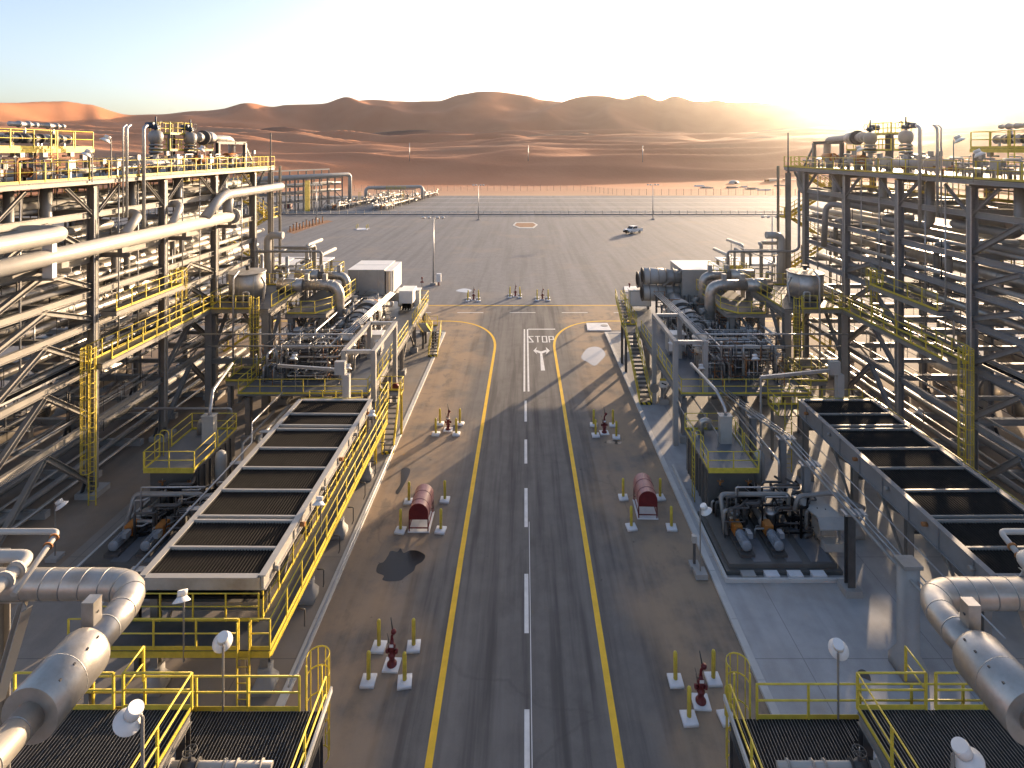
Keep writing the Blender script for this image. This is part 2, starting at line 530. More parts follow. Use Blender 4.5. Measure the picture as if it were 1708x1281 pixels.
def stair(name, label, p_low, p_high, width, group=None, steps=None, tread_m='grating', rail_h=1.05, hazard=True):
    """straight flight from p_low to p_high (centre line points)"""
    a, b = Vector(p_low), Vector(p_high)
    t = thing(name, label, 'stair', a, group)
    d = b - a; hor = V(d.x, d.y, 0); u = hor.normalized(); side = u.cross(V(0, 0, 1))
    n = steps or max(2, round(d.z / 0.2))
    for sgn in (-1, 1):
        o = side * sgn * width / 2
        bar('stringer', a + o, b + o, 0.05, 0.26, 'yellow', t)
        build('handrail', rail_mb([a + o * 1.06, b + o * 1.06], rail_h, 1.2), 'yellow', t)
    for k in range(n):
        c = a + d * ((k + 0.5) / n)
        w = side * (width / 2 - 0.03)
        bar('tread', c - w, c + w, hor.length / n * 1.02, 0.045, tread_m, t)
    if hazard:
        c = a + V(0, 0, 0.09) - u * 0.16
        bar('bottom_step', c - side * width / 2, c + side * width / 2, 0.1, 0.18, 'hazard', t)
    return t

# ------------------------------------------------------------------ terrain: flat plain, then dunes to the horizon
SKYLINE = [(-900, 176), (-400, 172), (-150, 178), (0, 175), (60, 174), (100, 176), (150, 185), (215, 195), (260, 192), (330, 186), (420, 181), (455, 184),
           (500, 177), (540, 181), (580, 170), (620, 167), (660, 170), (700, 173), (730, 173), (770, 164), (800, 161), (825, 160), (880, 164),
           (905, 168), (960, 172), (1010, 168), (1040, 173), (1070, 168), (1100, 177), (1125, 169), (1160, 173), (1200, 176), (1280, 180),
           (1320, 179), (1400, 184), (1500, 178), (1600, 182), (1708, 184), (2000, 178), (2600, 182)]
def skyline(u):
    for (a, ya), (b, yb) in zip(SKYLINE, SKYLINE[1:]):
        if a <= u <= b:
            t = (u - a) / (b - a); t = t * t * (3 - 2 * t)
            return ya + (yb - ya) * t
    return 178.0
def sm(a, b, x):
    t = min(1, max(0, (x - a) / (b - a))); return t * t * (3 - 2 * t)
def ridge(x, y, seed):
    n = noise.noise(V(x, y, seed))
    return 1.1 - math.sqrt(n * n + 0.0036) * 2
def terrain_h(X, Y):
    d = math.hypot(X, Y)
    front = Y > 0.35 * d
    u = VX + FPX * X / Y if front else 99999
    dep = Y if front else d
    crest = 1650 + 160 * noise.noise(V(X * 0.0012, Y * 0.0004, 3.3))
    ys = skyline(u) if front and -900 < u < 2600 else 178 + 6 * noise.noise(V(X * 0.002, Y * 0.002, 1))
    H = HZ + (VY - ys) / FPX * (crest * (dep / d if front else 1))
    # broad steps: plain, low dunes, gravel terrace, high dunes
    e = sm(345, 900, d) * 26 + sm(760, 1120, d) * 20
    low = sm(350, 480, d) * (1 - sm(1000, 1150, d))
    w = noise.noise(V(X * 0.004, Y * 0.004, 5)) * 60
    r1 = ridge((X + w) * 0.0024, (Y + w) * 0.0085, 11.0)
    r2 = ridge((X - w) * 0.006, (Y + w) * 0.019, 4.0)
    lowh = low * (max(0, r1 - 0.15) * 17 + max(0, r2 - 0.3) * 8 + noise.noise(V(X * .02, Y * .03, 2)) * 1.1)
    up = sm(1120, crest, d)
    big = sm(1100, 1350, d) * (1 - sm(crest - 160, crest, d))
    ww = noise.noise(V(X * 0.002, Y * 0.002, 9)) * 140
    r3 = ridge((X + ww) * 0.0032, (Y - ww) * 0.003, 21.0)
    r4 = ridge((X - ww) * 0.0065, (Y + ww) * 0.005, 31.0)
    h = e + lowh + (H - 46) * up + big * ((r3 - 0.45) * 36 + (r4 - 0.5) * 12)
    if d > crest:
        h = H - (d - crest) * 0.10
        h = max(h, 30)
    kind = [0.0, 0.0, 0.0]
    plain = noise.noise(V(X * 0.0018, Y * 0.006, 40)) + 0.5 * noise.noise(V(X * 0.008, Y * 0.02, 7))
    if d > 350:
        kind[0] = sm(0.05, 0.35, plain) * (1 - sm(1080, 1180, d)) * (0.35 + 0.65 * (1 - max(0, min(1, r1))))
        gb = noise.noise(V(X * 0.0011, Y * 0.008, 77)) + 0.3 * noise.noise(V(X * 0.01, Y * 0.02, 17))
        band = sm(960, 1040, d) * (1 - sm(1180, 1260, d))
        kind[1] = sm(-0.12, 0.14, gb) * band * 0.85 + 0.5 * sm(0.42, 0.6, plain) * sm(560, 640, d) * (1 - sm(900, 960, d))
    kind[2] = (1 - sm(300, 352, d)) * 0.8
    return (h - 0.10 if d > 345 else -0.10 + e), kind

def make_terrain():
    az = []
    a = -180.0
    while a < 180.0:
        az.append(a)
        a += 0.3 if -54 <= a <= 54 else (2.0 if abs(a) < 90 else 6.0)
    ds = [5, 60, 150, 250, 330]
    d = 345.0
    while d < 1900: ds.append(d); d *= 1.0095
    ds += [2050, 2300, 2700, 3200]
    vs, fs, cols = [], [], []
    n = len(az)
    for dd in ds:
        for a in az:
            t = math.radians(a); X, Y = dd * math.sin(t), dd * math.cos(t)
            h, k = terrain_h(X, Y)
            vs.append((X, Y, h)); cols.append(k)
    for i in range(len(ds) - 1):
        for j in range(n):
            j2 = (j + 1) % n
            fs.append((i * n + j, (i + 1) * n + j, (i + 1) * n + j2, i * n + j2))
    vs.append((0, 0, -0.10)); cols.append([0, 0, 1])
    c = len(vs) - 1
    for j in range(n): fs.append((c, j, (j + 1) % n))
    me = bpy.data.meshes.new('desert_terrain')
    me.from_pydata(vs, [], fs)
    me.polygons.foreach_set('use_smooth', [True] * len(fs))
    ca = me.color_attributes.new('ground_kind', 'FLOAT_COLOR', 'POINT')
    ca.data.foreach_set('color', [v for k in cols for v in (k[0], k[1], k[2], 1.0)])
    me.materials.append(MATS['sand'])
    o = bpy.data.objects.new('desert_terrain', me)
    COL.objects.link(o); o['kind'] = 'structure'; o['label'] = 'red sand plain rising into high dunes'
make_terrain()

# ------------------------------------------------------------------ paving, kerbs and markings
def sheet(name, pts, z, m, label=None):
    o = build(name, MB().poly([V(p[0], p[1], z) for p in pts]), m)
    o['kind'] = 'structure'
    if label: o['label'] = label
    return o
KL, KR, KY = -9.65, 9.75, 67.0          # kerb lines of the road and where they end
sheet('pad', [(-170, -60), (200, -60), (200, 268), (40, 268), (-95, 268), (-170, 268)], -0.02, 'pad_paving', 'pale grey paved yard around the plant')
sheet('road', [(KL, -40), (KR, -40), (KR, KY + 1), (60, KY + 4), (60, 79.4), (-60, 79.4), (-60, KY + 4), (KL, KY + 1)], -0.012, 'road_asphalt', 'dark asphalt road between the kerbs meeting a cross road')
sheet('apron_west', [(-24.5, -40), (KL - 0.15, -40), (KL - 0.15, KY - 0.15), (-24.5, KY - 0.15)], 0.10, 'apron_dusty', 'concrete apron under the tube cooler with walkway')
sheet('apron_east', [(KR + 0.15, -40), (26.0, -40), (26.0, KY - 0.15), (KR + 0.15, KY - 0.15)], 0.10, 'apron_concrete', 'bare concrete apron around the pump skid')
sheet('plant_floor_west', [(-48, -40), (-24.5, -40), (-24.5, KY - 0.15), (-48, KY - 0.15)], 0.10, 'plant_floor')
sheet('plant_floor_east', [(26.0, -40), (48, -40), (48, KY - 0.15), (26.0, KY - 0.15)], 0.10, 'plant_floor')

def kerb(name, x, y0, y1, seg=3.0):
    t = thing(name, 'pale concrete kerb ' + ('below the cooler walkway' if x < 0 else 'along the bare concrete apron'), 'kerb', (x, y0, 0))
    t['kind'] = 'structure'
    y = y0
    while y < y1 - 0.01:
        e = min(y + seg, y1)
        pbox('kerb_stone', (x - 0.16, y + 0.012, -0.05), (x + 0.16, e - 0.012, 0.135), 'kerb_white', t)
        y = e
    s = -1 if x < 0 else 1
    X = x + s * 0.17
    while abs(X) < 40:
        e = X + s * seg
        pbox('kerb_stone', (X, y1 - 0.32, -0.05), (e - s * 0.02, y1, 0.135), 'kerb_white', t)
        X = e
kerb('kerb_west', KL, 2.0, KY)
kerb('kerb_east', KR, 2.0, KY)

mark_n = 0
def stripe(pts, width, m, name='road_marking', z=-0.004):
    mb = MB()
    pts = [V(p[0], p[1], z) for p in pts]
    for i, (a, b) in enumerate(zip(pts, pts[1:])):
        def nrm(k):
            d = (pts[min(k + 1, len(pts) - 1)] - pts[max(k - 1, 0)]).normalized()
            return V(d.y, -d.x, 0) * width / 2
        mb.quad(a - nrm(i), a + nrm(i), b + nrm(i + 1), b - nrm(i + 1))
    o = build(name, mb, m)
    o['kind'] = 'structure'
    return o
def bend(s):
    c = V(s * 10.4, 61.5, 0); pts = [V(s * 3.45, -38, 0), V(s * 3.43, 30, 0), V(s * 3.35, 52, 0)]
    for k in range(0, 19):
        t = math.pi / 2 * k / 18
        pts.append(V(c.x - s * 7.1 * math.cos(t) ** 0.9, c.y + 10.2 * math.sin(t) ** 0.9, 0))
    pts.append(V(s * 60, 71.7, 0))
    return pts
stripe(bend(-1), 0.27, 'yellow_mark', 'yellow_edge_line'); stripe(bend(1), 0.27, 'yellow_mark', 'yellow_edge_line')
stripe([(-60, 78.8), (60, 78.8)], 0.26, 'yellow_mark', 'yellow_edge_line')
CX = 0.09
for y0, y1 in ((668, 703), (733, 773), (814, 879), (957, 1056), (1183, 1300)):
    stripe([(CX, gp(875, y1).y), (CX, gp(875, y0).y)], 0.2, 'white_mark', 'lane_dash')
for k in range(-4, 5):
    x = (763 - VX) * 75.4 / FPX + k * 7.05
    stripe([(x, 75.4), (x + 3.5, 75.4)], 0.2, 'white_mark', 'lane_dash')
stripe([(CX + .18, 19.0), (CX + .18, 33)], 0.035, 'white_mark', 'paving_seam')
ys, ye = gp(875, 549).y, gp(875, 653).y
for x in (-0.02, 0.36):
    stripe([(x, ye), (x, ys)], 0.17, 'white_mark', 'solid_lane_line')
stripe([(0.45, ys), (3.75, ys)], 0.3, 'white_mark', 'stop_line', -0.003)

def stop_word():
    mb = MB(); z = -0.003
    y0, y1 = gp(875, 571).y, gp(875, 560.5).y
    w, gap, x = 0.62, 0.17, 0.43
    t, q = 0.13, 0.22
    def S(a, b, c, d): mb.quad(V(a, c, z), V(b, c, z), V(b, d, z), V(a, d, z))
    ym = (y0 + y1) / 2
    # S
    S(x, x + w, y1 - q, y1); S(x, x + w, y0, y0 + q)
    mb.quad(V(x, y1 - q, z), V(x + t * 1.3, y1 - q, z), V(x + w, y0 + q, z), V(x + w - t * 1.3, y0 + q, z))
    x += w + gap
    S(x, x + w, y1 - q, y1); S(x + w / 2 - t / 2, x + w / 2 + t / 2, y0, y1 - q)
    x += w + gap
    S(x, x + w, y1 - q, y1); S(x, x + w, y0, y0 + q); S(x, x + t, y0 + q, y1 - q); S(x + w - t, x + w, y0 + q, y1 - q)
    x += w + gap
    S(x, x + t, y0, y1); S(x + t, x + w, y1 - q, y1); S(x + t, x + w, ym - q / 2 - 0.1, ym + q / 2 - 0.1); S(x + w - t, x + w, ym + q / 2 - 0.1, y1 - q)
    o = build('stop_lettering', mb, 'white_mark'); o['kind'] = 'structure'; o['label'] = 'white STOP lettering painted on the asphalt'
stop_word()
def turn_arrow():
    mb = MB(); z = -0.003
    def q(*p): mb.poly([gp(a, b, z) for a, b in p])
    q((902.2, 618), (909.2, 618), (904.4, 589.4), (900.9, 589.4))
    q((900.9, 589.4), (904.4, 589.4), (912, 586.6), (911, 583.6), (902.6, 586.2), (894, 583.6), (893, 586.6))
    q((889.6, 585), (895.5, 578.8), (893.6, 585), (895.8, 590.6))
    q((917, 585), (910.4, 578.8), (911.8, 585), (910.8, 590.8))
    o = build('turn_arrow', mb, 'white_mark'); o['kind'] = 'structure'; o['label'] = 'white two-headed turn arrow painted before the stop line'
turn_arrow()

def blob(name, pts, m, label, z=-0.006):
    pts = [gp(a, b, z) for a, b in pts]
    out = []
    k = len(pts)
    for i in range(k):                                   # smooth closed outline
        p0, p1, p2, p3 = pts[i - 1], pts[i], pts[(i + 1) % k], pts[(i + 2) % k]
        for s in range(5):
            t = s / 5
            out.append(0.5 * ((2 * p1) + (p2 - p0) * t + (2 * p0 - 5 * p1 + 4 * p2 - p3) * t * t + (3 * p1 - p0 - 3 * p2 + p3) * t ** 3))
    o = build(name, MB().poly(out), m); o['kind'] = 'structure'; o['label'] = label
blob('puddle', [(631, 941), (640, 937), (647, 927), (652, 919), (663, 920), (668, 914.5), (673, 922), (684, 918), (697, 919), (709, 926), (705, 936), (694, 943), (690, 952), (676, 962), (668, 968), (650, 969.5), (638, 967), (640, 960), (628, 954)], 'wet', 'dark wet patch beside the hose reel')
blob('puddle', [(669, 785), (677, 780), (684, 783), (682, 793), (672, 812), (664, 824), (660, 820), (668, 806)], 'wet', 'thin dark wet streak between kerb and hose reel')
blob('puddle', [(972, 590), (982, 580), (999, 579), (1010, 590), (1003, 601), (992, 610), (980, 604), (970, 598)], 'pond', 'pale grey puddle on the sandy verge')
blob('puddle', [(760, 485), (774, 481), (787, 484), (778, 488)], 'pond', 'pale puddle near the far hydrants')
blob('wet_patch', [(1008, 738), (1018, 734), (1036, 736), (1034, 741), (1018, 740)], 'wet', 'small wet ring by the far verge hydrant')

def slab(name, corners, h, m, label, cat='slab'):
    c = [gp(a, b, 0) for a, b in corners]
    mb = MB(); k = len(c)
    mb.poly([p + V(0, 0, h) for p in c])
    for i in range(k): mb.quad(c[i] - V(0, 0, .05), c[(i + 1) % k] - V(0, 0, .05), c[(i + 1) % k] + V(0, 0, h), c[i] + V(0, 0, h))
    t = thing(name, label, cat, sum(c, V(0, 0, 0)) / k)
    build('slab_top', mb, m, t)
    return t
t = slab('manhole_slab', [(980, 552), (1020, 552), (1013, 540), (978, 540)], 0.1, 'block_white', 'white concrete manhole slab beside the stop line')
c = gp(1008, 543, 0.1); bar('manhole_cover', c, c + V(0, 0, 0.02), 0.9, 0.9, 'concrete', t, 'drum')
slab('concrete_slab', [(1041, 487), (1078, 487), (1074, 478), (1041, 478)], 0.06, 'block_white', 'white concrete slab under the three grey drums')
t = slab('sand_pit', [(855, 376), (860, 371), (890, 371), (897, 375), (890, 381), (866, 381)], 0.05, 'kerb_white', 'brown sand pit framed in pale concrete in the open yard', 'pit')
build('pit_floor', MB().poly([gp(a, b, 0.06) for a, b in ((858, 375.8), (862, 371.8), (889, 371.8), (894, 375), (888, 379), (868, 379))]), 'pit_sand', t)

# far road beyond the barrier, its pale edges
for y, w in ((215, 0.5), (233, 0.35), (252, 0.6)):
    stripe([(-60, y), (190, y)], w, 'white_mark', 'far_road_line', -0.012)

# ------------------------------------------------------------------ pipe racks, one on each side
SIDE = {-1: 'the white-box side', 1: 'the three-drum side'}
def mirror(s, off=0.5):
    return lambda X, Y, Z: V(s * X + off, Y, Z)
ORD = 'first second third fourth fifth sixth seventh eighth ninth tenth eleventh twelfth'.split()
RACK = {-1: 'the white-header rack', 1: 'the three-drum-side rack'}
RY = [21.4, 28.4, 35.5, 42.4, 49.4, 56.5]         # bay lines
RX0, RX1 = 28.0, 34.8
LEV = [4.7, 8.2, 11.0, 13.0, 15.2, 18.0]
DECK = 20.2

def make_rack(s):
    P = mirror(s)
    t = thing('pipe_rack', 'tall grey steel pipe rack of six tiers on ' + SIDE[s], 'pipe rack', P(31.4, 40, 0))
    st = 'steel' if s < 0 else 'blue_steel'
    for y in RY:
        for x in (RX0, RX1):
            bar('column', P(x, y, 0.1), P(x, y, DECK - 0.5), 0.42, 0.46, st, t, 'I', (1, 0, 0))
            pbox('column_base', P(x - 0.65, y - 0.65, 0.05), P(x + 0.65, y + 0.65, 0.45), 'concrete', t)
            for dx in (-0.3, 0.3):
                bar('anchor_gusset', P(x + dx, y - 0.5, 0.45), P(x + dx, y - 0.22, 1.0), 0.05, 0.3, 'dark_steel', t)
        for z in LEV + [DECK - 0.45]:
            bar('cross_beam', P(RX0 - 0.2, y, z), P(RX1 + 0.2, y, z), 0.28, 0.42, st, t, 'I')
    for z in LEV:
        for x in (RX0, RX1):
            for a, b in zip(RY, RY[1:]):
                bar('longitudinal_beam', P(x, a + 0.22, z - 0.1), P(x, b - 0.22, z - 0.1), 0.26, 0.40, st, t, 'I')
        for a, b in zip(RY, RY[1:]):
            m = (a + b) / 2
            bar('cross_beam', P(RX0 + .1, m, z - .05), P(RX1 - .1, m, z - .05), 0.2, 0.3, st, t, 'I')
    zs = [0.5] + LEV
    for i, (a, b) in enumerate(zip(RY, RY[1:])):        # chevron bracing, apex mid-bay
        if i not in (0, 1, 3): continue
        m = (a + b) / 2
        for z0, z1 in zip(zs, zs[1:]):
            if i == 3 and z1 > 13: continue
            if z1 - z0 < 1.9: continue
            for y in (a, b):
                bar('brace', P(RX0, y, z0 + 0.25), P(RX0, m, z1 - 0.35), 0.28, 0.30, st, t, 'I')
    for y in (28.4, 42.4, 56.5):                        # cross frames
        for z0, z1 in ((0.5, 4.5), (4.9, 8.0), (8.4, 10.8), (15.4, 17.8)):
            bar('brace', P(RX1, y, z0), P((RX0 + RX1) / 2, y, z1), 0.16, 0.16, st, t)
    # top deck
    bar('edge_beam', P(RX0 - 0.75, 20, DECK - 0.2), P(RX0 - 0.75, 59.6, DECK - 0.2), 0.14, 0.26, st, t, 'I')
    bar('edge_beam', P(RX1 + 0.75, 20, DECK - 0.28), P(RX1 + 0.75, 59.6, DECK - 0.28), 0.16, 0.42, st, t, 'I')
    bar('edge_beam', P(RX0 - 0.65, 59.5, DECK - 0.28), P(RX1 + 0.65, 59.5, DECK - 0.28), 0.16, 0.42, st, t, 'I')
    pbox('deck_grating', P(RX0 - 0.83, 20, DECK - 0.05), P(RX1 + 0.83, 59.6, DECK), 'grating', t)
    y = 21.4
    while y < 59:
        bar('joist', P(RX0 - 0.6, y, DECK - 0.2), P(RX1 + 0.6, y, DECK - 0.2), 0.12, 0.26, st, t, 'I')
        y += 1.75
    for y in RY[1:]:
        bar('knee_brace', P(RX0 - 0.1, y, DECK - 2.4), P(RX0 - 0.1, y - 2.2, DECK - 0.5), 0.16, 0.18, st, t, 'I')
        bar('knee_brace', P(RX0 - 0.1, y, DECK - 2.4), P(RX0 - 0.1, y + 2.2, DECK - 0.5), 0.16, 0.18, st, t, 'I')
    handrail([P(RX0 - 0.8, 20, DECK), P(RX0 - 0.8, 59.5, DECK), P(RX1 + 0.8, 59.5, DECK), P(RX1 + 0.8, 20, DECK)], t, 1.1, 1.55)
    # conduit clipped to the columns
    for y in RY[2:]:
        bar('conduit', P(RX0 - 0.32, y - 0.3, 1.5), P(RX0 - 0.32, y - 0.3, DECK - 0.6), 0.09, 0.09, 'galvanised', t, 'cyl')
        bar('conduit', P(RX0 - 0.32, y + 0.05, 3.5), P(RX0 - 0.32, y + 0.05, DECK - 2.6), 0.06, 0.06, 'galvanised', t, 'cyl')
    return t
for s in (-1, 1): make_rack(s)

# outer frame and exchanger shells added behind each rack to shade the floor
def shading_bay(s):
    P = mirror(s); st = 'steel' if s < 0 else 'blue_steel'
    t = thing('outer_frame', 'outer steel frame of three tiers added behind the rack for shade, ' + SIDE[s], 'frame', P(41.6, 42, 0))
    for y in RY:
        bar('column', P(41.6, y, .1), P(41.6, y, 13.4), .4, .42, st, t, 'I', (1, 0, 0))
        pbox('column_base', P(41.0, y - .6, .05), P(42.2, y + .6, .45), 'concrete', t)
        for z in (4.7, 8.2, 13.0): bar('cross_beam', P(RX1 + .25, y, z), P(41.4, y, z), .26, .36, st, t, 'I')
    for a, b in zip(RY, RY[1:]):
        for z in (4.7, 8.2, 13.0): bar('longitudinal_beam', P(41.6, a + .2, z), P(41.6, b - .2, z), .24, .34, st, t, 'I')
        bar('brace', P(41.6, a, .5), P(41.6, (a + b) / 2, 4.4), .22, .22, st, t, 'I'); bar('brace', P(41.6, b, .5), P(41.6, (a + b) / 2, 4.4), .22, .22, st, t, 'I')
    for k, (y, x, z, r) in enumerate(((30.5, 38.6, 1.9, 1.15), (40.0, 38.6, 1.9, 1.15), (50.0, 38.6, 1.9, 1.15), (35.0, 38.4, 6.3, .95), (47.0, 38.4, 6.3, .95))):
        q = thing('added_exchanger', ORD[k] + ' clad exchanger shell added for shade, counted up from the floor behind ' + RACK[s], 'vessel', P(x, y, z), 'shading exchangers behind ' + RACK[s])
        build('shell', MB().lathe(P(x, y - 4, z), [(.2, -.35), (r * .7, -.25), (r, 0), (r, 8), (r * .7, 8.25), (.2, 8.35)], 24, (0, 1, 0)), 'cladding', q)
        for d in (.4, 7.2): bar('girth_flange', P(x, y - 4 + d, z), P(x, y - 4 + d + .15, z), r * 2.25, r * 2.25, 'grey_pipe', q, 'drum')
        zb = .1 if z < 3 else (4.9 if z < 8 else 8.4)
        for d in (1.8, 6.0): pbox('saddle', P(x - r * .8, y - 4 + d - .2, zb), P(x + r * .8, y - 4 + d + .2, z - r * .6), 'concrete' if z < 3 else 'steel', q)
        bar('nozzle', P(x, y - 2.5, z + r * .9), P(x, y - 2.5, z + r + .6), .45, .45, 'grey_pipe', q, 'cyl')
for s in (-1, 1): shading_bay(s)

# pipes lying on the tiers
TIER = {4.7: 'lowest tier', 8.2: 'second tier', 11.0: 'third tier', 13.0: 'fourth tier', 15.2: 'fifth tier', 18.0: 'top tier'}
def rack_pipes(s):
    P = mirror(s)
    rr = random.Random(50 + s)
    def run(x, z, r, m, y0, y1, word, bands=0.0, k=0):
        pipe('rack_pipe', [P(x, y0, z + 0.22 + r), P(x, y1, z + 0.22 + r)], r, m,
             word + ', ' + ORD[k] + ' from the road on the ' + TIER[z] + ' of ' + RACK[s], 'pipe', 'pipes on ' + RACK[s], bands=bands)
    for z, spec in ((4.7, [(28.7, .08, 'grey_pipe'), (29.3, .1, 'grey_pipe'), (32.2, .12, 'grey_pipe'), (33.4, .2, 'grey_pipe')]),
                    (8.2, [(29.0, .16, 'grey_pipe'), (29.8, .1, 'grey_pipe'), (31.4, .26, 'cladding'), (33.3, .2, 'grey_pipe')]),
                    (11.0, [(29.0, .28, 'cladding'), (30.2, .44, 'cladding'), (32.0, .16, 'grey_pipe'), (33.2, .4, 'cladding')]),
                    (13.0, [(28.7, .16, 'white_pipe'), (29.5, .34, 'cladding'), (30.7, .46, 'cladding'), (32.0, .3, 'cladding'), (33.4, .38, 'white_pipe')]),
                    (15.2, [(29.2, .12, 'white_pipe'), (29.9, .18, 'white_pipe'), (30.8, .28, 'white_pipe'), (31.8, .2, 'grey_pipe'), (32.7, .3, 'white_pipe'), (33.7, .16, 'grey_pipe')]),
                    (18.0, [(29.4, .14, 'grey_pipe'), (30.6, .3, 'white_pipe'), (31.8, .2, 'grey_pipe'), (33.2, .36, 'white_pipe')])):
        for k, (x, r, m) in enumerate(spec):
            if s > 0 and (k % 2 or (z < 9 and k > 1) or z > 17): continue
            if s > 0 and m != 'galvanised': m = 'grey_pipe' if z < 11 else m
            word = {'cladding': 'silver clad pipe', 'grey_pipe': 'slim grey pipe', 'white_pipe': 'white painted pipe', 'galvanised': 'thin galvanised line'}[m]
            y1 = 58 + rr.uniform(-3, 3)
            run(x, z, r, m, 20.5, y1, word, 2.4 if m == 'cladding' and r > .24 and z in (11.0, 13.0) else 0, k)
    # cable trays as ladders of side rails and rungs
    for x, z in ((28.35, 8.55), (34.2, 15.5), (34.2, 11.4)):
        t = thing('cable_tray', 'galvanised ladder cable tray at %s of %s' % ({8.55: 'second tier', 15.5: 'fifth tier', 11.4: 'third tier'}[z], RACK[s]), 'cable tray', P(x, 21, z))
        for dx in (-.28, .28): bar('tray_rail', P(x + dx, 21, z), P(x + dx, 58, z), .03, .12, 'galvanised', t)
        mb = MB(); y = 21.2
        while y < 58: mb.bar(P(x - .27, y, z - .03), P(x + .27, y, z - .03), .04, .02); y += .3
        build('tray_rungs', mb, 'galvanised', t, 'stuff')
        mb = MB()
        for k in range(5): mb.tube([P(x - .2 + k * .1, 21, z + .03), P(x - .2 + k * .1, 58, z + .03)], .035, 5)
        build('cables', mb, 'black', t)
    # drop legs and U-bends hanging under the deck
    for k, (y, x, z0, z1, r) in enumerate(((31, 29.2, 19.8, 15.9, .25), (33.2, 29.0, 19.8, 16.9, .3), (40.5, 29.0, 19.8, 16.4, .28), (46.2, 29.2, 19.8, 17.0, .3), (52.8, 29.0, 19.8, 17.2, .34))):
        pipe('drop_leg', [P(x, y, z0), P(x, y, z1), P(x, y + 5.5, z1), P(x + 2.5, y + 5.5, z1)], r, 'grey_pipe',
             ORD[4 - k] + ' dull grey drop leg from the stair tower, turning level under ' + RACK[s], 'pipe', 'drop legs under ' + RACK[s], bend=2.6)
    for k, y in enumerate((51.5, 45.0, 38.6)):
        z = 13.8
        pipe('goose_neck', [P(28.9, y, 12.2), P(28.9, y, z + 1.6), P(28.9, y + 1.2, z + 1.6), P(28.9, y + 1.2, 12.0)], .2, 'grey_pipe',
             ORD[k] + ' grey goose-neck pipe from the stair tower in ' + RACK[s], 'pipe', 'goose necks in ' + RACK[s], bend=2.8)
    for k, (y, x) in enumerate(((30.5, 28.6), (37.5, 28.3), (39.8, 28.6), (44.5, 28.3), (47.2, 28.5), (54.0, 28.4))):
        pipe('riser', [P(x - .5, y, 9.0), P(x - .5, y, DECK - .6)], .05, 'galvanised',
             ORD[5 - k] + ' thin galvanised riser from the stair tower on ' + RACK[s], 'pipe', 'thin risers on ' + RACK[s], n=6)
    for k, (x, r) in enumerate(((29.3, .12), (30.4, .2), (31.6, .1), (33.0, .26))):       # ground lines on sleepers
        pipe('ground_pipe', [P(x, 24, .55 + r), P(x, 60, .55 + r)], r, 'grey_pipe' if k % 2 else 'cladding', ORD[k] + ' low pipe from the road lying on sleepers under ' + RACK[s], 'pipe', 'ground pipes under ' + RACK[s])
    for k in range(9):
        y = 25 + k * 4.1; t = thing('sleeper', ORD[8 - k] + ' concrete pipe sleeper from the stair tower under ' + RACK[s], 'pipe support', P(31.2, y, .1), 'sleepers under ' + RACK[s])
        pbox('block', P(28.9, y - .2, .08), P(33.6, y + .2, .5), 'concrete', t); pbox('bearing_plate', P(28.9, y - .1, .5), P(33.6, y + .1, .55), 'galvanised', t)
    for k, (z, x) in enumerate(((13.35, 34.1), (18.3, 33.9), (11.3, 27.6))):           # slim inner walkways
        if k == 2: continue
        t = thing('rack_walkway', 'slim yellow-railed walkway on the ' + ('fourth tier' if k == 0 else 'top tier') + ' inside ' + RACK[s], 'walkway', P(x, 40, z))
        pbox('floor_grating', P(x - .45, 24, z - .05), P(x + .45, 58, z), 'grating', t)
        for d in (-.45, .45): handrail([P(x + d, 24, z), P(x + d, 58, z)], t, 1.1, 1.9)
    rq = random.Random(700 + s)
    for lab, m, cnt, rr_ in (('maze of slim grey tubing and conduit through ', 'galvanised', 230, (.025, .04, .06)), ('maze of dark cables and hangers through ', 'dark_steel', 260, (.02, .035, .05))):
        mb = MB()
        for k in range(cnt if s < 0 else cnt // 2):
            z = rq.choice(LEV) + rq.uniform(-.6, 1.6); y = rq.uniform(25, 58); x = rq.uniform(28.1, 34.6)
            a = rq.choice((0, 1, 1, 2, 2)); L = (rq.uniform(2, 6.5), rq.uniform(2, 9), rq.uniform(1.0, 3.2))[a]
            q = [x, y, z]; q[a] += L; q = [min(q[0], 34.7), min(q[1], 58.5), min(q[2], DECK - .4)]
            mb.tube([P(x, y, z), P(*q)], rq.choice(rr_), 5)
            if rq.random() < .5:
                w = list(q); w[2] = max(.3, q[2] - rq.uniform(.6, 2.2)); mb.tube([P(*q), P(*w)], rr_[0], 5)
        o = build('small_bore_tubing', mb, m, None, 'stuff'); o['label'] = lab + RACK[s]
    mb = MB()
    for k in range(190):
        y = rq.uniform(22, 57); x = rq.choice((28.0, 28.4, 29.6, 31.4, 33.0, 34.6)) + rq.uniform(-.2, .2); h = rq.uniform(.3, 1.5)
        mb.tube([P(x, y, DECK), P(x, y, DECK + h)], rq.choice((.02, .035, .06)), 5)
        mb.tube([P(x, y, DECK + h), P(x + rq.uniform(-.5, .5), y + rq.uniform(-1.4, 1.4), DECK + h)], rq.choice((.02, .035, .06)), 5)
        if k % 4 == 0: mb.box(P(x - .12, y - .15, DECK + h - .05), P(x + .12, y + .15, DECK + h + .3))
    o = build('small_bore_tubing', mb, 'grey_pipe', None, 'stuff'); o['label'] = 'clutter of small grey tubing and boxes on the deck of ' + RACK[s]
for s in (-1, 1): rack_pipes(s)

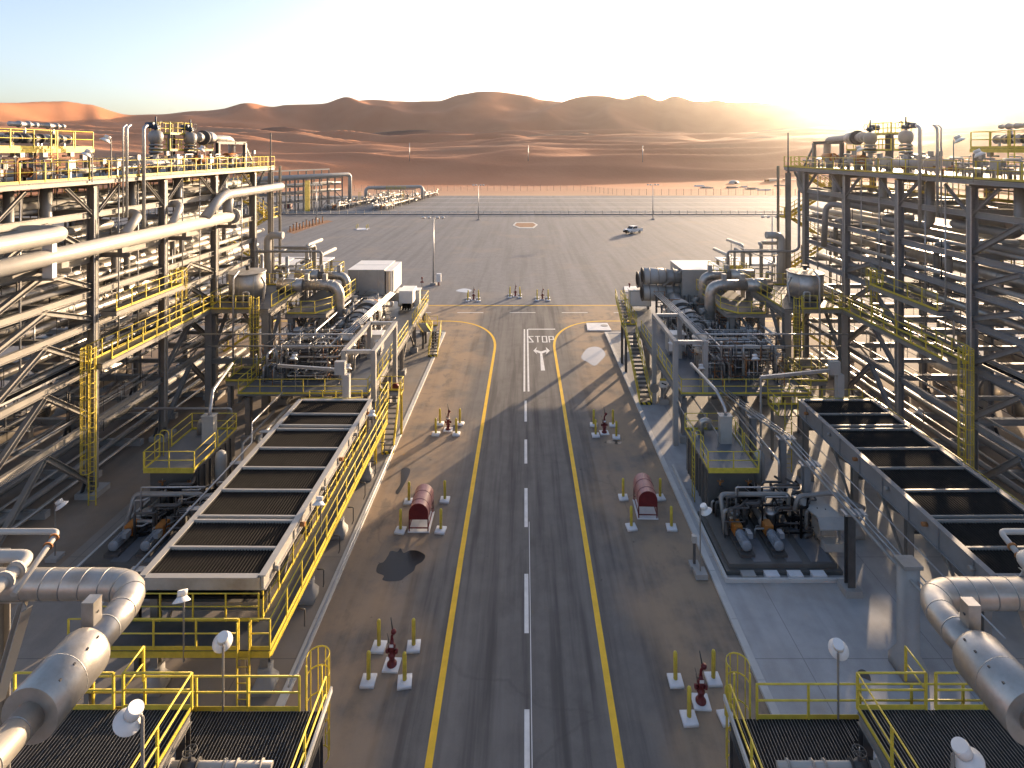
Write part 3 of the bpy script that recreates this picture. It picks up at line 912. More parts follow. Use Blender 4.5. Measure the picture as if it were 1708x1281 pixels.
# ------------------------------------------------------------------ fat white header and its expansion loops (white-box side)
P = mirror(-1)
HX, HZH = 26.6, 16.1
pipe('header_pipe', [P(HX, 14, HZH), P(HX, 50.2, HZH)], .46, 'white_pipe', 'fat white header pipe running along the road face of the rack', 'pipe', n=28, flanges=(-0.4,), band_mat='white_pipe')
def loop(y, name, pts, r, label): pipe(name, pts, r, 'white_pipe', label, 'pipe', bend=2.6, n=20)
loop(0, 'branch_pipe', [P(HX, 45.4, HZH + .3), P(HX - .1, 48.0, 18.1), P(HX - .1, 60.2, 18.1), P(HX + 4.6, 60.2, 18.1), P(HX + 4.6, 52, 18.1)], .40, 'white pipe rising off the header and looping round at the rack end')
loop(0, 'branch_pipe', [P(HX, 49.0, HZH + .3), P(HX + .9, 51.0, 18.3), P(HX + 3.4, 51.0, 18.3), P(HX + 3.4, 42.0, 18.3)], .40, 'short white pipe rising off the header near its blind end')
loop(0, 'branch_pipe', [P(HX + .2, 36.6, HZH + .3), P(HX + .7, 38.9, 17.6), P(HX + 6, 38.9, 17.6)], .30, 'white pipe leaving the header beside the ladder column')
loop(0, 'branch_pipe', [P(HX + .2, 41.5, HZH + .3), P(HX + .7, 43.6, 17.8), P(HX + 6, 43.6, 17.8)], .28, 'white pipe leaving the header halfway along the rack')
t = pipe('expansion_loop', [P(HX + 1.4, 16, 17.4), P(HX - .9, 16, 17.4), P(HX - 1.1, 30.6, 17.45), P(HX + 2.0, 30.6, 17.45), P(HX + 2.0, 22, 17.45)], .43, 'white_pipe', 'broad white expansion loop bulging out above the header', 'pipe', bend=3.0, n=24)
t = thing('pipe_saddle', 'white steel saddle post holding the header and expansion loop', 'pipe support', P(HX + .4, 30.5, 14.6))
pbox('post', P(HX - .35, 30.4, 15.0), P(HX + .2, 30.7, 16.95), 'white_paint', t)
pbox('foot_plate', P(HX - .6, 30.2, 14.9), P(HX + 1.2, 30.9, 15.0), 'steel', t)
for k, y in enumerate((49.6, 43.0, 36.2, 31.5, 24.0)):
    t = thing('pipe_shoe', ORD[k] + ' steel bracket from the blind end of the fat white header', 'pipe support', P(HX, y, 15.2), 'brackets under the white header')
    bar('bracket_arm', P(RX0, y, 15.2), P(HX - .5, y, 15.2), .25, .3, 'steel', t, 'I')
    pbox('shoe', P(HX - .16, y - .25, 15.35), P(HX + .16, y + .25, 15.72), 'steel', t)
# big horizontal drum pipes at the far end of the other rack
P = mirror(1)
pipe('suction_pipe', [P(29.4, 60.2, 19.9), P(29.4, 60.2, 17.7), P(29.4, 52, 17.6), P(29.4, 38.5, 17.6)], .5, 'grey_pipe', 'thick grey pipe dropping off the deck end and running under the deck', 'pipe', bend=2.2, n=20)
pipe('suction_pipe', [P(31.0, 56.0, 19.9), P(31.0, 56.0, 17.5), P(31.0, 36, 17.3)], .5, 'grey_pipe', 'second thick grey pipe bending under the three-drum-side deck', 'pipe', bend=2.2, n=20)
pipe('u_bend', [P(27.4, 52.0, 13.0), P(27.4, 51.6, 17.0), P(28.4, 49.9, 17.0), P(28.4, 49.9, 11.9), P(28.4, 47.0, 11.7)], .26, 'grey_pipe', 'tall grey U-bend standing against the rack columns near the drums', 'pipe', bend=3, n=14)

# ------------------------------------------------------------------ walkways, ladders and the tank platforms against the racks
def mid_walkways(s):
    P = mirror(s, 0.15)
    def plat(name, label, x0, x1, y0, y1, z, rails, legs=(), floor='grating', group=None, beam='steel'):
        t = thing(name, label, 'platform', P((x0 + x1) / 2, (y0 + y1) / 2, z), group)
        pbox('floor_grating', P(x0, y0, z - .05), P(x1, y1, z), floor, t)
        for a, b in (((x0, y0), (x1, y0)), ((x1, y0), (x1, y1)), ((x1, y1), (x0, y1)), ((x0, y1), (x0, y0))):
            bar('edge_beam', P(a[0], a[1], z - .2), P(b[0], b[1], z - .2), .1, .28, beam, t, 'I')
        for r in rails: handrail([P(a, b, z) for a, b in r], t, 1.1, 1.4)
        for lx, ly, w in legs:
            bar('leg', P(lx, ly, .1), P(lx, ly, z - .32), w, w, beam, t, 'I')
        return t
    # long walkway beside the rack columns, reached by the tall caged ladder
    t = plat('walkway', 'long yellow-railed walkway along the rack columns on ' + SIDE[s], 26.2, 27.25, 34.4, 46.6, 8.8,
             [[(26.2, 35.2), (26.2, 46.6)], [(27.25, 46.6), (27.25, 34.4), (26.9, 34.4)]])
    ladder(P(26.75, 34.3, .12), 8.8, (0, -1, 0), t)
    for y in (36.2, 42.0): bar('bracket', P(27.4, y, 8.5), P(28.0 , y, 8.5), .2, .25, 'steel', t, 'I')
    t = plat('walkway', 'upper yellow-railed walkway between rack columns on ' + SIDE[s], 26.5, 27.5, 36.0, 43.0, 11.6,
             [[(26.5, 36), (26.5, 43), (27.5, 43)]])
    ladder(P(27.0, 43.3, 8.8), 11.6, (0, 1, 0), t, 1.6)
    # tank platform
    Z = 8.8
    t = plat('tank_platform', 'railed steel platform carrying the drum tank on ' + SIDE[s], 21.4, 26.7, 46.2, 54.5, Z,
             [[(21.4, 46.8), (21.4, 56.2)], [(22.8, 46.2), (26.7, 46.2)], [(26.7, 47.2), (26.7, 54.5), (21.9, 54.5)]],
             [(21.7, 46.5, .55), (26.4, 46.5, .55), (21.7, 54.2, .5), (26.4, 54.2, .5)])
    for x in (21.7, 26.4):
        bar('beam', P(x, 46.4, Z - .6), P(x, 54.3, Z - .6), .3, .5, 'steel', t, 'I')
        bar('brace', P(x, 46.6, 4.5), P(x, 49.5, Z - .7), .22, .22, 'steel', t, 'I')
        bar('brace', P(x, 54.0, 4.5), P(x, 51.0, Z - .7), .22, .22, 'steel', t, 'I')
    bar('beam', P(21.7, 46.5, 4.4), P(26.4, 46.5, 4.4), .3, .4, 'steel', t, 'I')
    ladder(P(22.3, 46.0, 4.0), Z, (0, -1, 0), t, 1.7)
    # drum tank
    t = thing('drum_tank', 'squat upright steel drum tank with a flat lid on ' + SIDE[s], 'tank', P(25.1, 50.2, Z))
    build('shell', MB().lathe(P(25.1, 50.2, Z), [(1.5, 0.12), (1.5, 2.2)], 36), 'tank_skin', t)
    build('lid', MB().lathe(P(25.1, 50.2, Z), [(1.58, 2.203), (1.58, 2.27), (1.5, 2.27), (0.3, 2.34), (0.05, 2.34)], 36), 'tank_skin', t)
    bar('base_ring', P(25.1, 50.2, Z), P(25.1, 50.2, Z + .12), 3.1, 3.1, 'dark_steel', t, 'drum')
    bar('nozzle', P(25.1, 50.2, Z + 2.4), P(25.1, 50.2, Z + 2.75), .3, .3, 'dark_steel', t, 'cyl')
    bar('nozzle_flange', P(25.1, 50.2, Z + 2.75), P(25.1, 50.2, Z + 2.82), .55, .55, 'dark_steel', t, 'cyl')
    for a in range(0, 360, 45):
        q = P(25.1, 50.2, Z) + V(math.cos(math.radians(a)) * 1.5, math.sin(math.radians(a)) * 1.5, 0)
        bar('stiffener', q + V(0, 0, .15), q + V(0, 0, 2.1), .03, .03, 'tank_skin', t)
    pipe('vent_pipe', [P(23.4, 49.3, Z + 1.9), P(22.6, 48.2, Z + 1.6), P(22.6, 47.8, Z + .1)], .09, 'white_pipe', 'white overflow pipe bending down from the drum tank on ' + SIDE[s], 'pipe', n=10)
    pipe('drain_pipe', [P(23.9, 47.0, Z), P(23.9, 47.0, Z + 1.2), P(23.4, 47.0, Z + 1.2), P(23.4, 47.0, Z)], .08, 'white_pipe', 'white hoop-shaped pipe on the tank platform, ' + SIDE[s], 'pipe', n=10)
    pipe('stand_pipe', [P(24.2, 46.0, 1), P(24.2, 46.0, Z + 2.6), P(24.2, 46.9, Z + 3.0)], .08, 'galvanised', 'slim stand pipe rising in front of the drum tank on ' + SIDE[s], 'pipe', n=8)
    # intermediate platform between tank and intake ducts
    t = plat('platform', 'lower railed platform between drum tank and intake ducts on ' + SIDE[s], 17.6, 21.2, 49.0, 57.5, 7.6,
             [[(21.0, 49.0), (18.6, 49.0), (17.6, 50.5), (17.6, 57.5)]], [(18.2, 49.4, .4), (20.8, 49.4, .5), (18.2, 57.0, .4)])
    bar('brace', P(20.8, 49.4, 4.2), P(19.0, 49.4, 7.2), .2, .2, 'steel', t, 'I')
    t = plat('platform', 'high railed valve platform behind the drum tank on ' + SIDE[s], 19.6, 23.0, 56.5, 60.0, 8.9,
             [[(19.6, 60), (19.6, 56.5), (23.0, 56.5), (23, 60), (19.6, 60)]], [(19.9, 57, .3), (22.7, 57, .3)])
    ladder(P(19.9, 56.4, 7.6), 8.9, (0, -1, 0), t, 1.0)
    # sloping lower walkway level around ladder foot on the turbine deck
    t = plat('platform', 'small railed ladder landing at the turbine deck edge on ' + SIDE[s], 21.4, 23.4, 43.4, 45.8, 4.0,
             [[(21.4, 45.6), (21.4, 43.4), (23.4, 43.4), (23.4, 45.8)]], [(21.6, 43.6, .25), (23.2, 43.6, .25)])
    # stair tower at the far end
    P = mirror(s)
    lv = [20.2, 17.3, 14.5, 11.6, 8.8, 5.9, 3.0, 0.1]
    xs = [28.8, 33.2]
    for k in range(7):
        a, b = (xs[0], xs[1]) if k % 2 == 0 else (xs[1], xs[0])
        yy = 61.0 if k % 2 == 0 else 62.3
        stair('stair_flight', 'yellow zigzag stair flight %s on the rack end, %s' % (('under the deck', 'second below the deck', 'third below the deck', 'halfway down', 'above the lowest pair', 'next to lowest', 'lowest')[k], SIDE[s]),
              P(b, yy, lv[k + 1]), P(a, yy, lv[k]), .9, 'stair tower flights', steps=12, hazard=False)
        if k:
            t = thing('stair_landing', ORD[k - 1] + ' railed landing below the deck on the zigzag stair, ' + SIDE[s], 'landing', P(a, 61.6, lv[k]))
            pbox('floor_grating', P(a - .6 if a < 30 else a, 60.4, lv[k] - .06), P(a if a < 30 else a + .6, 62.9, lv[k]), 'grating', t)
            q = a - .6 if a < 30 else a + .6
            handrail([P(a, 60.4, lv[k]), P(q, 60.4, lv[k]), P(q, 62.9, lv[k]), P(a, 62.9, lv[k])], t, 1.1, 1.2)
    t = thing('stair_tower', 'steel post tower holding the zigzag stair on ' + SIDE[s], 'stair tower', P(31, 61.6, 0))
    for x in (28.1, 34.0):
        for y in (60.4, 62.9):
            bar('post', P(x, y, .1), P(x, y, DECK), .22, .22, 'steel', t, 'I')
    # tapered lightning mast beside the rack end
    t = thing('lightning_mast', 'thin grey lightning mast on a thick post at the rack end, ' + SIDE[s], 'mast', P(27.1, 58.4, 0))
    bar('post', P(27.1, 58.4, .1), P(27.1, 58.4, 19.6), .42, .42, 'steel', t, 'I')
    bar('spike', P(27.1, 58.4, 19.6), P(27.1, 58.4, 23.8), .12, .12, 'dark_steel', t, 'cyl')
for s in (-1, 1): mid_walkways(s)

# ------------------------------------------------------------------ equipment on the rack decks
def flanged_valve(name, label, p, axis, r, body='grey_pipe', wheel=True, top='dark_steel', act=None, group=None, L=None):
    """globe or gate valve lying along axis with flanges, bonnet and handwheel or actuator"""
    p, ax = Vector(p), Vector(axis).normalized()
    L = L or r * 4
    t = thing(name, label, 'valve', p, group)
    build('body', MB().lathe(p - ax * L / 2, [(r, 0), (r, L * .25), (r * 1.35, L * .4), (r * 1.35, L * .6), (r, L * .75), (r, L)], 14, ax), body, t)
    for k in (-.5, .5):
        q = p + ax * L * k
        bar('flange', q - ax * r * .16, q + ax * r * .16, r * 3.0, r * 3.0, body, t, 'cyl')
    bar('bonnet', p + V(0, 0, r), p + V(0, 0, r * 2.9), r * .9, r * .9, top, t, 'cyl')
    if act:
        bar('actuator', p + V(0, 0, r * 2.9), p + V(0, 0, r * 5.0), r * 2.4, r * 2.4, act, t, 'drum')
    elif wheel:
        mb = MB().torus(p + V(0, 0, r * 3.4), r * 1.5, r * .14, n=16, m=5)
        for a in range(0, 180, 60):
            d = V(math.cos(math.radians(a)), math.sin(math.radians(a)), 0) * r * 1.5
            mb.bar(p + V(0, 0, r * 3.4) - d, p + V(0, 0, r * 3.4) + d, r * .12)
        build('handwheel', mb, top, t)
        bar('stem', p + V(0, 0, r * 2.9), p + V(0, 0, r * 4.2), r * .25, r * .25, 'galvanised', t, 'cyl')
    return t

def lamp(name, label, base, head_z, arm=(0, -1, 0), size=0.5, group='area lamps', post='steel'):
    """wide white dish floodlight on a thin post"""
    base = Vector(base); top = V(base.x, base.y, head_z); a = Vector(arm).normalized()
    t = thing(name, label, 'lamp', base, group)
    bar('post', base, top - V(0, 0, .05), .07, .07, post, t, 'cyl')
    ax = (a * .55 + V(0, 0, -1)).normalized()
    c = top + a * size * .45
    build('shade', MB().lathe(c - ax * size * .1, [(size * .10, size * .06), (size * .33, size * .06), (size * .40, size * .16), (size * .60, size * .36), (size * .60, size * .40), (size * .5, size * .40), (.05, size * .36)], 20, ax), 'lamp_white', t)
    build('housing', MB().lathe(c - ax * size * .58, [(size * .03, size * .16), (size * .32, size * .16), (size * .34, size * .2), (size * .34, size * .50), (size * .28, size * .50), (size * .28, size * .58)], 16, ax), 'lamp_white', t)
    bar('arm', top - V(0, 0, .05), c - ax * size * .35, .05, .05, post, t, 'cyl')
    return t

def relief_tower(s, x, y, label, tall=4.0, elbow=False):
    P = mirror(s); z = DECK
    t = thing('relief_valve', label, 'relief valve', P(x, y, z))
    build('inlet_pipe', MB().tube([P(x, y, z), P(x, y, z + tall * .38)], .2, 14), 'white_pipe', t)
    for k, h in enumerate((.38, .45, .52)):
        bar('flange', P(x, y, z + tall * h), P(x, y, z + tall * h + .2), .95, .95, 'grey_pipe', t, 'drum')
    build('body', MB().lathe(P(x, y, z + tall * .58), [(.34, 0), (.5, .25), (.54, .6), (.46, .9), (.22, 1.05)], 20), 'grey_pipe', t)
    bar('bonnet', P(x, y, z + tall * .58 + 1.0), P(x, y, z + tall * .58 + 1.55), .22, .22, 'valve_blue', t, 'cyl')
    bar('gearbox', P(x - .25, y, z + tall * .58 + 1.3), P(x + .25, y, z + tall * .58 + 1.3), .34, .34, 'valve_blue', t, 'cyl')
    bar('actuator', P(x + .15, y, z + tall * .58 + 1.45), P(x + .75, y, z + tall * .58 + 1.45), .42, .5, 'valve_blue', t, 'drum')
    bar('stem', P(x, y, z + tall * .58 + 1.5), P(x, y, z + tall * .58 + 2.15), .12, .12, 'valve_blue', t, 'cyl')
    build('handwheel', MB().torus(P(x - .4, y, z + tall * .58 + 1.5), .26, .03, (1, 0, 0), 16, 5), 'dark_steel', t)
    return t

def deck_equipment(s):
    P = mirror(s); z = DECK; far = SIDE[s]
    relief_tower(s, 30.0, 44.6, 'relief valve tower with dark actuator, nearer the vent pipes, on ' + far)
    relief_tower(s, 30.0, 49.2, 'relief valve tower joined to the flanged discharge pipe on ' + far)
    # discharge pipe with a dark flange pair and elbow down to a choke valve
    pipe('discharge_pipe', [P(30.0, 49.6, z + 2.95), P(30.0, 56.2, z + 2.85), P(30.0, 56.2, z + .9)], .34, 'white_pipe', 'white discharge pipe with dark flanges above the deck on ' + far, 'pipe', n=18, bend=2.4)
    t = thing('flange_joint', 'pair of dark bolted flanges on the discharge pipe, ' + far, 'flange', P(30, 51.4, z + 2.5))
    bar('flange', P(30, 51.0, z + 2.93), P(30, 51.35, z + 2.93), 1.3, 1.3, 'dark_steel', t, 'drum')
    bar('flange', P(30, 51.5, z + 2.92), P(30, 52.4, z + 2.91), 1.15, 1.15, 'cladding', t, 'drum')
    bar('flange', P(30, 50.1, z + 2.94), P(30, 50.6, z + 2.94), .9, .9, 'cladding', t, 'drum')
    # steel portal
    t = thing('portal_frame', 'grey steel portal straddling the discharge elbow on ' + far, 'frame', P(30, 57, z))
    for y in (52.2, 57.2): bar('post', P(29.2, y, z), P(29.2, y, z + 2.5), .3, .3, 'dark_steel' if y < 55 else 'steel', t, 'I', (1, 0, 0))
    bar('lintel', P(29.2, 52.0, z + 2.5), P(29.2, 57.4, z + 2.5), .3, .3, 'dark_steel', t, 'I')
    bar('raker', P(29.2, 59.2, z + .1), P(29.2, 57.3, z + 2.2), .14, .14, 'steel', t)
    # orange actuators
    for k, (y, h) in enumerate(((50.6, .95), (55.3, 1.1))):
        t = thing('actuated_valve', ('orange barrel actuator beside the relief towers on ' if k == 0 else 'orange barrel actuator under the discharge elbow on ') + far, 'valve', P(29.7, y, z))
        bar('body', P(29.7, y, z), P(29.7, y, z + h - .3), .6, .6, 'grey_pipe', t, 'drum')
        bar('barrel', P(29.7, y - .8, z + h), P(29.7, y + .75, z + h), .78, .78, 'orange', t, 'drum')
        bar('spring_can', P(29.7, y - 1.5, z + h), P(29.7, y - .8, z + h), .42, .42, 'rust', t, 'drum')
        bar('cap', P(29.7, y + .75, z + h), P(29.7, y + .9, z + h), .5, .5, 'rust', t, 'drum')
        for dx in (-.28, .28): pbox('bracket', P(29.7 + dx - .04, y - .2, z + h - .45), P(29.7 + dx + .04, y + .2, z + h - .2), 'dark_steel', t)
    # small two-storey valve platform between the towers
    t = thing('valve_platform', 'small two-level yellow-railed valve platform between the relief towers on ' + far, 'platform', P(30.4, 47.4, z))
    for zz in (1.75, 3.15):
        pbox('floor_grating', P(30.3, 46.9, z + zz - .06), P(32.0, 49.9 if zz > 2 else 53.3, z + zz), 'grating', t)
        y1 = 49.9 if zz > 2 else 53.3
        handrail([P(30.3, 46.9, z + zz), P(30.3, y1, z + zz), P(32.0, y1, z + zz), P(32.0, 46.9, z + zz), P(30.36, 46.9, z + zz)], t, 1.0, 1.0)
    for x in (30.4, 31.9):
        for y in (47.0, 49.8): bar('post', P(x, y, z), P(x, y, z + 3.1), .25, .25, 'dark_steel', t, 'I')
        bar('post', P(x, 53.2, z), P(x, 53.2, z + 1.7), .25, .25, 'dark_steel', t, 'I')
    # long low header on saddles behind the rail
    pipe('deck_header', [P(28.9, 40.2, z + .75), P(28.9, 45.4, z + .75)], .36, 'white_pipe', 'fat white pipe lying behind the deck rail on ' + far, 'pipe', n=18, flanges=(.15, -.15), band_mat='white_pipe')
    pipe('deck_header', [P(29.2, 24.0, z + .45), P(29.2, 39.0, z + .45)], .17, 'white_pipe', 'slim white pipe along the deck rail on ' + far, 'pipe', flanges=(2.2, 5.0, 8.2, 11), band_mat='rust')
    for k, y in enumerate((42.8, 38.2, 34.8, 31.6, 29.8)):
        flanged_valve('gate_valve', ORD[k] + ' rusty handwheel valve from the relief towers on ' + far, P(28.8, y, z + .55), (0, 1, 0), .16, 'rust' if k != 2 else 'galvanised', group='deck valves')
    # tall open-air valve frame near the ladder with its own upper platform
    t = thing('valve_platform', 'long upper yellow-railed valve platform above the deck near the vent pipes on ' + far, 'platform', P(30.5, 34, z + 1.9))
    pbox('floor_grating', P(29.6, 25.5, z + 1.84), P(33.6, 37.6, z + 1.9), 'grating', t)
    bar('edge_beam', P(29.55, 25.5, z + 1.75), P(29.55, 37.6, z + 1.75), .08, .24, 'yellow', t)
    bar('edge_beam', P(33.65, 25.5, z + 1.75), P(33.65, 37.6, z + 1.75), .08, .24, 'yellow', t)
    handrail([P(29.6, 25.5, z + 1.9), P(29.6, 37.6, z + 1.9), P(33.6, 37.6, z + 1.9), P(33.6, 25.5, z + 1.9)], t, 1.1, 1.5)
    for y in (26, 29.2, 32.5, 37.3):
        for x in (29.8, 33.4): bar('post', P(x, y, z), P(x, y, z + 1.8), .3, .3, 'dark_steel' if y < 33 else 'steel', t, 'I')
    ladder(P(29.35, 34.2, z), z + 1.9, (-1, 0, 0) if s > 0 else (1, 0, 0), t, cage=False)
    for k, (y, x) in enumerate(((27.0, 31.0), (29.3, 30.7), (31.6, 31.2), (33.9, 30.9), (36.3, 31.2))):
        t = thing('control_valve', ORD[4 - k] + ' white control valve from the relief towers on the upper deck platform, ' + far, 'valve', P(x, y, z + 1.9), 'upper platform valves')
        build('line', MB().tube([P(x, y - 1.2, z + 2.5), P(x, y + 1.2, z + 2.5)], .2, 12), 'cladding', t)
        for d in (-1.1, -.5, .5, 1.1): bar('flange', P(x, y + d - .05, z + 2.5), P(x, y + d + .05, z + 2.5), .62, .62, 'dark_steel' if k % 2 else 'galvanised', t, 'cyl')
        build('body', MB().lathe(P(x, y, z + 2.2), [(.2, 0), (.33, .15), (.33, .45), (.2, .6)], 14), 'dark_steel', t)
        bar('yoke', P(x, y, z + 2.7), P(x, y, z + 3.15), .14, .14, 'galvanised', t, 'cyl')
        build('actuator', MB().lathe(P(x, y - .35, z + 3.35), [(.08, -.7), (.15, -.66), (.15, -.1), (.21, -.08), (.21, .0), (.16, .04), (.16, .5), (.22, .52), (.22, .62), (.1, .66), (.1, 1.0), (.16, 1.02), (.16, 1.2)], 14, (0, 1, 0)), 'galvanised' if k % 2 else 'cladding', t)
        for dy in (-.9, .9): bar('leg', P(x, y + dy, z + 1.9), P(x, y + dy, z + 2.35), .1, .1, 'galvanised', t)
    # vent pipes with hooked tops
    for k, (y, hh, zb) in enumerate(((36.8, 3.3, 17.5), (37.15, 3.3, 17.5), (38.8, 3.35, 16.6))):
        pipe('vent_pipe', [P(27.0, y, zb), P(27.0, y, z + hh), P(27.0, y + .35, z + hh + .18)], (.05, .085, .11)[k], 'galvanised',
             ('thinnest', 'middle', 'thickest')[k] + ' of three hooked vent pipes rising past the deck rail on ' + far, 'pipe', n=10)
    lamp('deck_lamp', 'white dish lamp on a tall post beside the vent pipes on ' + far, P(27.2, 36.0, z), z + 2.5, (s * .6, -.6, 0), .55)
    lamp('deck_lamp', 'white dish lamp on the deck rail by the platform ladder, ' + far, P(27.1, 34.3, z - .2), z + 1.6, (s * .6, -.6, 0), .55)
    lamp('deck_lamp', 'white dish lamp before the relief towers on ' + far, P(27.2, 46.6, z), z + 1.9, (s * .6, -.6, 0), .55)
    # junction boxes and brackets along the rail
    for k, y in enumerate((47.9, 43.4, 36.9, 33.1)):
        t = thing('junction_box', ORD[k] + ' grey junction box from the stair end on the deck rail, ' + far, 'junction box', P(27.45, y, z), 'deck junction boxes')
        pbox('stand', P(27.42, y - .03, z), P(27.48, y + .03, z + .7), 'galvanised', t)
        pbox('cabinet', P(27.35, y - .25, z + .7), P(27.55, y + .25, z + 1.2), 'grey_box', t)
    # small risers crowding the deck
    rr = random.Random(90 + s)
    for k in range(26):
        y = rr.uniform(26, 56); x = rr.choice((28.2, 28.5, 29.0, 31.5, 32.6, 33.8)); h = rr.uniform(.5, 1.5)
        pipe('instrument_line', [P(x, y, z), P(x, y, z + h), P(x, y + rr.uniform(.6, 1.6), z + h), P(x + rr.uniform(.2, 1.2), y + 1.6, z + h)], rr.choice((.04, .06, .09)), rr.choice(('white_pipe', 'galvanised', 'rust', 'grey_pipe')),
             'small bent instrument line among the deck valves on ' + far, 'pipe', 'instrument lines on the deck, ' + far, n=7)
for s in (-1, 1): deck_equipment(s)

# ------------------------------------------------------------------ turbine decks
def tangle(s, box, count, seed, label, group, mats=('galvanised', 'grey_pipe', 'white_pipe', 'dark_steel', 'cladding'), rs=(.03, .04, .05, .08, .12), off=.15):
    """crowd of small orthogonal pipe runs inside a box of plant"""
    P = mirror(s, off); rr = random.Random(seed)
    (x0, y0, z0), (x1, y1, z1) = box
    for k in range(count):
        p = [rr.uniform(x0, x1), rr.uniform(y0, y1), z0 if rr.random() < .6 else rr.uniform(z0, z1)]
        pts = [P(*p)]
        ax = [2, 1, 0]
        for q in range(rr.choice((2, 3, 4, 5))):
            a = ax[q % 3] if rr.random() < .75 else rr.choice((0, 1, 2))
            lo, hi = (x0, y0, z0)[a], (x1, y1, z1)[a]
            nv = rr.uniform(lo, hi)
            if abs(nv - p[a]) < .3: nv = min(hi, p[a] + .5)
            p[a] = nv
            if (P(*p) - pts[-1]).length > .15: pts.append(P(*p))
        if len(pts) < 2: continue
        m, r = rr.choice(mats), rr.choice(rs)
        word = {'galvanised': 'silvery', 'grey_pipe': 'grey', 'white_pipe': 'white', 'dark_steel': 'dark', 'cladding': 'clad', 'rust': 'rusty'}[m]
        pipe('process_pipe', pts, r, m, ('thin ' if r < .07 else 'stout ') + word + ' ' + label, 'pipe', group, n=7, bend=2.5)

def turbine_deck(s):
    P = mirror(s, 0.0); z = 4.0; far = SIDE[s]
    st = 'steel' if s < 0 else 'blue_steel'
    t = thing('turbine_deck', 'raised steel turbine deck with yellow rails on ' + far, 'deck', P(16.5, 54, 0))
    pbox('floor_plate', P(11.5, 41, z - .08), P(21.2, 67, z), 'floor_plate', t)
    for x in (11.6, 16.4, 21.1): bar('main_beam', P(x, 41.05, z - .38), P(x, 66.95, z - .38), .25, .55, st, t, 'I')
    y = 42.0
    while y < 67:
        bar('cross_beam', P(11.7, y, z - .3), P(21, y, z - .3), .2, .4, st, t, 'I'); y += 3.1
    for x in (12.0, 16.4, 20.8):
        for y in (42, 48.2, 54.4, 60.6, 66.4):
            bar('column', P(x, y, .1), P(x, y, z - .6), .35, .35, st, t, 'I')
            pbox('pedestal', P(x - .4, y - .4, .05), P(x + .4, y + .4, .6), 'concrete', t)
    for y in (42, 54.4):
        bar('brace', P(12.0, y, .7), P(12.0, y + 3, z - .7), .16, .16, st, t)
        bar('brace', P(12.0, y + 6.2, .7), P(12.0, y + 3.2, z - .7), .16, .16, st, t)
    handrail([P(11.55, 41.1, z), P(11.55, 55.2, z)], t, 1.1, 1.4)
    handrail([P(11.55, 57.4, z), P(11.55, 66.9, z), P(16, 66.9, z)], t, 1.1, 1.4)
    handrail([P(21.1, 41.1, z), P(11.55, 41.1, z)], t, 1.1, 1.5)
    handrail([P(21.1, 41.1, z), P(21.1, 48, z)], t, 1.1, 1.5)
    bar('hose_drum', P(11.1, 47.6, 1.6), P(11.1, 47.9, 1.6), .75, .75, 'red' if s < 0 else 'steel', t, 'drum')
    # crane / cable gantry of concrete-grey posts along the road edge
    t = thing('gantry_frame', 'grey gantry of square posts along the turbine deck edge on ' + far, 'frame', P(12.4, 48, z))
    top = 6.9 if s < 0 else 7.6
    for y in (41.4, 48.2):
        for x in (11.2, 13.4):
            bar('post', P(x, y, .1 if x < 12 else z), P(x, y, top), .34, .34, 'concrete', t)
        bar('lintel', P(11.4, y, top + .13), P(13.2, y, top + .13), .26, .24, 'galvanised', t)
    for x in (11.2, 13.4): bar('runway_beam', P(x, 41.2, top + .12), P(x, 48.4, top + .12), .32, .26, 'concrete', t)
    # gas turbine casing
    gx, gy, gz = 15.6, 55.5, z + 1.7
    t = thing('gas_turbine', 'bulky grey gas turbine casing with flanged barrel on ' + far, 'turbine', P(gx, gy, z))
    build('casing', MB().lathe(P(gx, gy - 5.5, gz), [(.55, 0), (.8, .3), (.8, 1.6), (1.15, 2.0), (1.15, 3.4), (.95, 3.6), (.95, 5.0), (1.3, 5.4), (1.3, 6.2), (.7, 6.6)], 24, (0, 1, 0)), 'grey_box', t)
    for d in (.3, 1.6, 2.0, 3.4, 5.0, 6.2): bar('casing_flange', P(gx, gy - 5.5 + d - .05, gz), P(gx, gy - 5.5 + d + .05, gz), 2.5 if d > 1.7 else 1.85, 2.5 if d > 1.7 else 1.85, 'dark_steel', t, 'drum')
    for d in (.8, 2.8, 5.8):
        pbox('pedestal', P(gx - .7, gy - 5.5 + d - .3, z), P(gx + .7, gy - 5.5 + d + .3, gz - .6), 'dark_steel', t)
    build('inlet_duct', MB().tube([P(gx, gy + .8, gz), P(gx + .6, gy + 5.2, gz)], [.9, .9], 20), 'galvanised', t)
    bar('rust_ring', P(gx, gy + 1.3, gz), P(gx, gy + 1.6, gz), 2.1, 2.1, 'rust', t, 'drum')
    # gearbox + compressor nearer
    t = thing('compressor', 'dark ribbed compressor block in a pipe cage on ' + far, 'compressor', P(17.2, 46, z))
    build('barrel', MB().lathe(P(17.3, 44.4, z + 1.25), [(.3, 0), (.95, .15), (.95, .5), (.8, .6), (.8, 2.4), (.95, 2.5), (.95, 2.8), (.3, 3.0)], 22, (0, 1, 0)), 'dark_steel', t)
    for d in (.9, 1.3, 1.7, 2.1): bar('rib', P(17.3, 44.4 + d - .04, z + 1.25), P(17.3, 44.4 + d + .04, z + 1.25), 1.8, 1.8, 'grey_pipe', t, 'drum')
    pbox('bed', P(16.3, 44.2, z), P(18.4, 47.6, z + .4), 'dark_steel', t)
    for x in (15.4, 19.0):
        for y in (43.6, 45.6, 47.8): bar('cage_post', P(x, y, z), P(x, y, z + 2.5), .1, .1, 'galvanised', t)
        bar('cage_rail', P(x, 43.6, z + 2.5), P(x, 47.8, z + 2.5), .12, .12, 'galvanised', t)
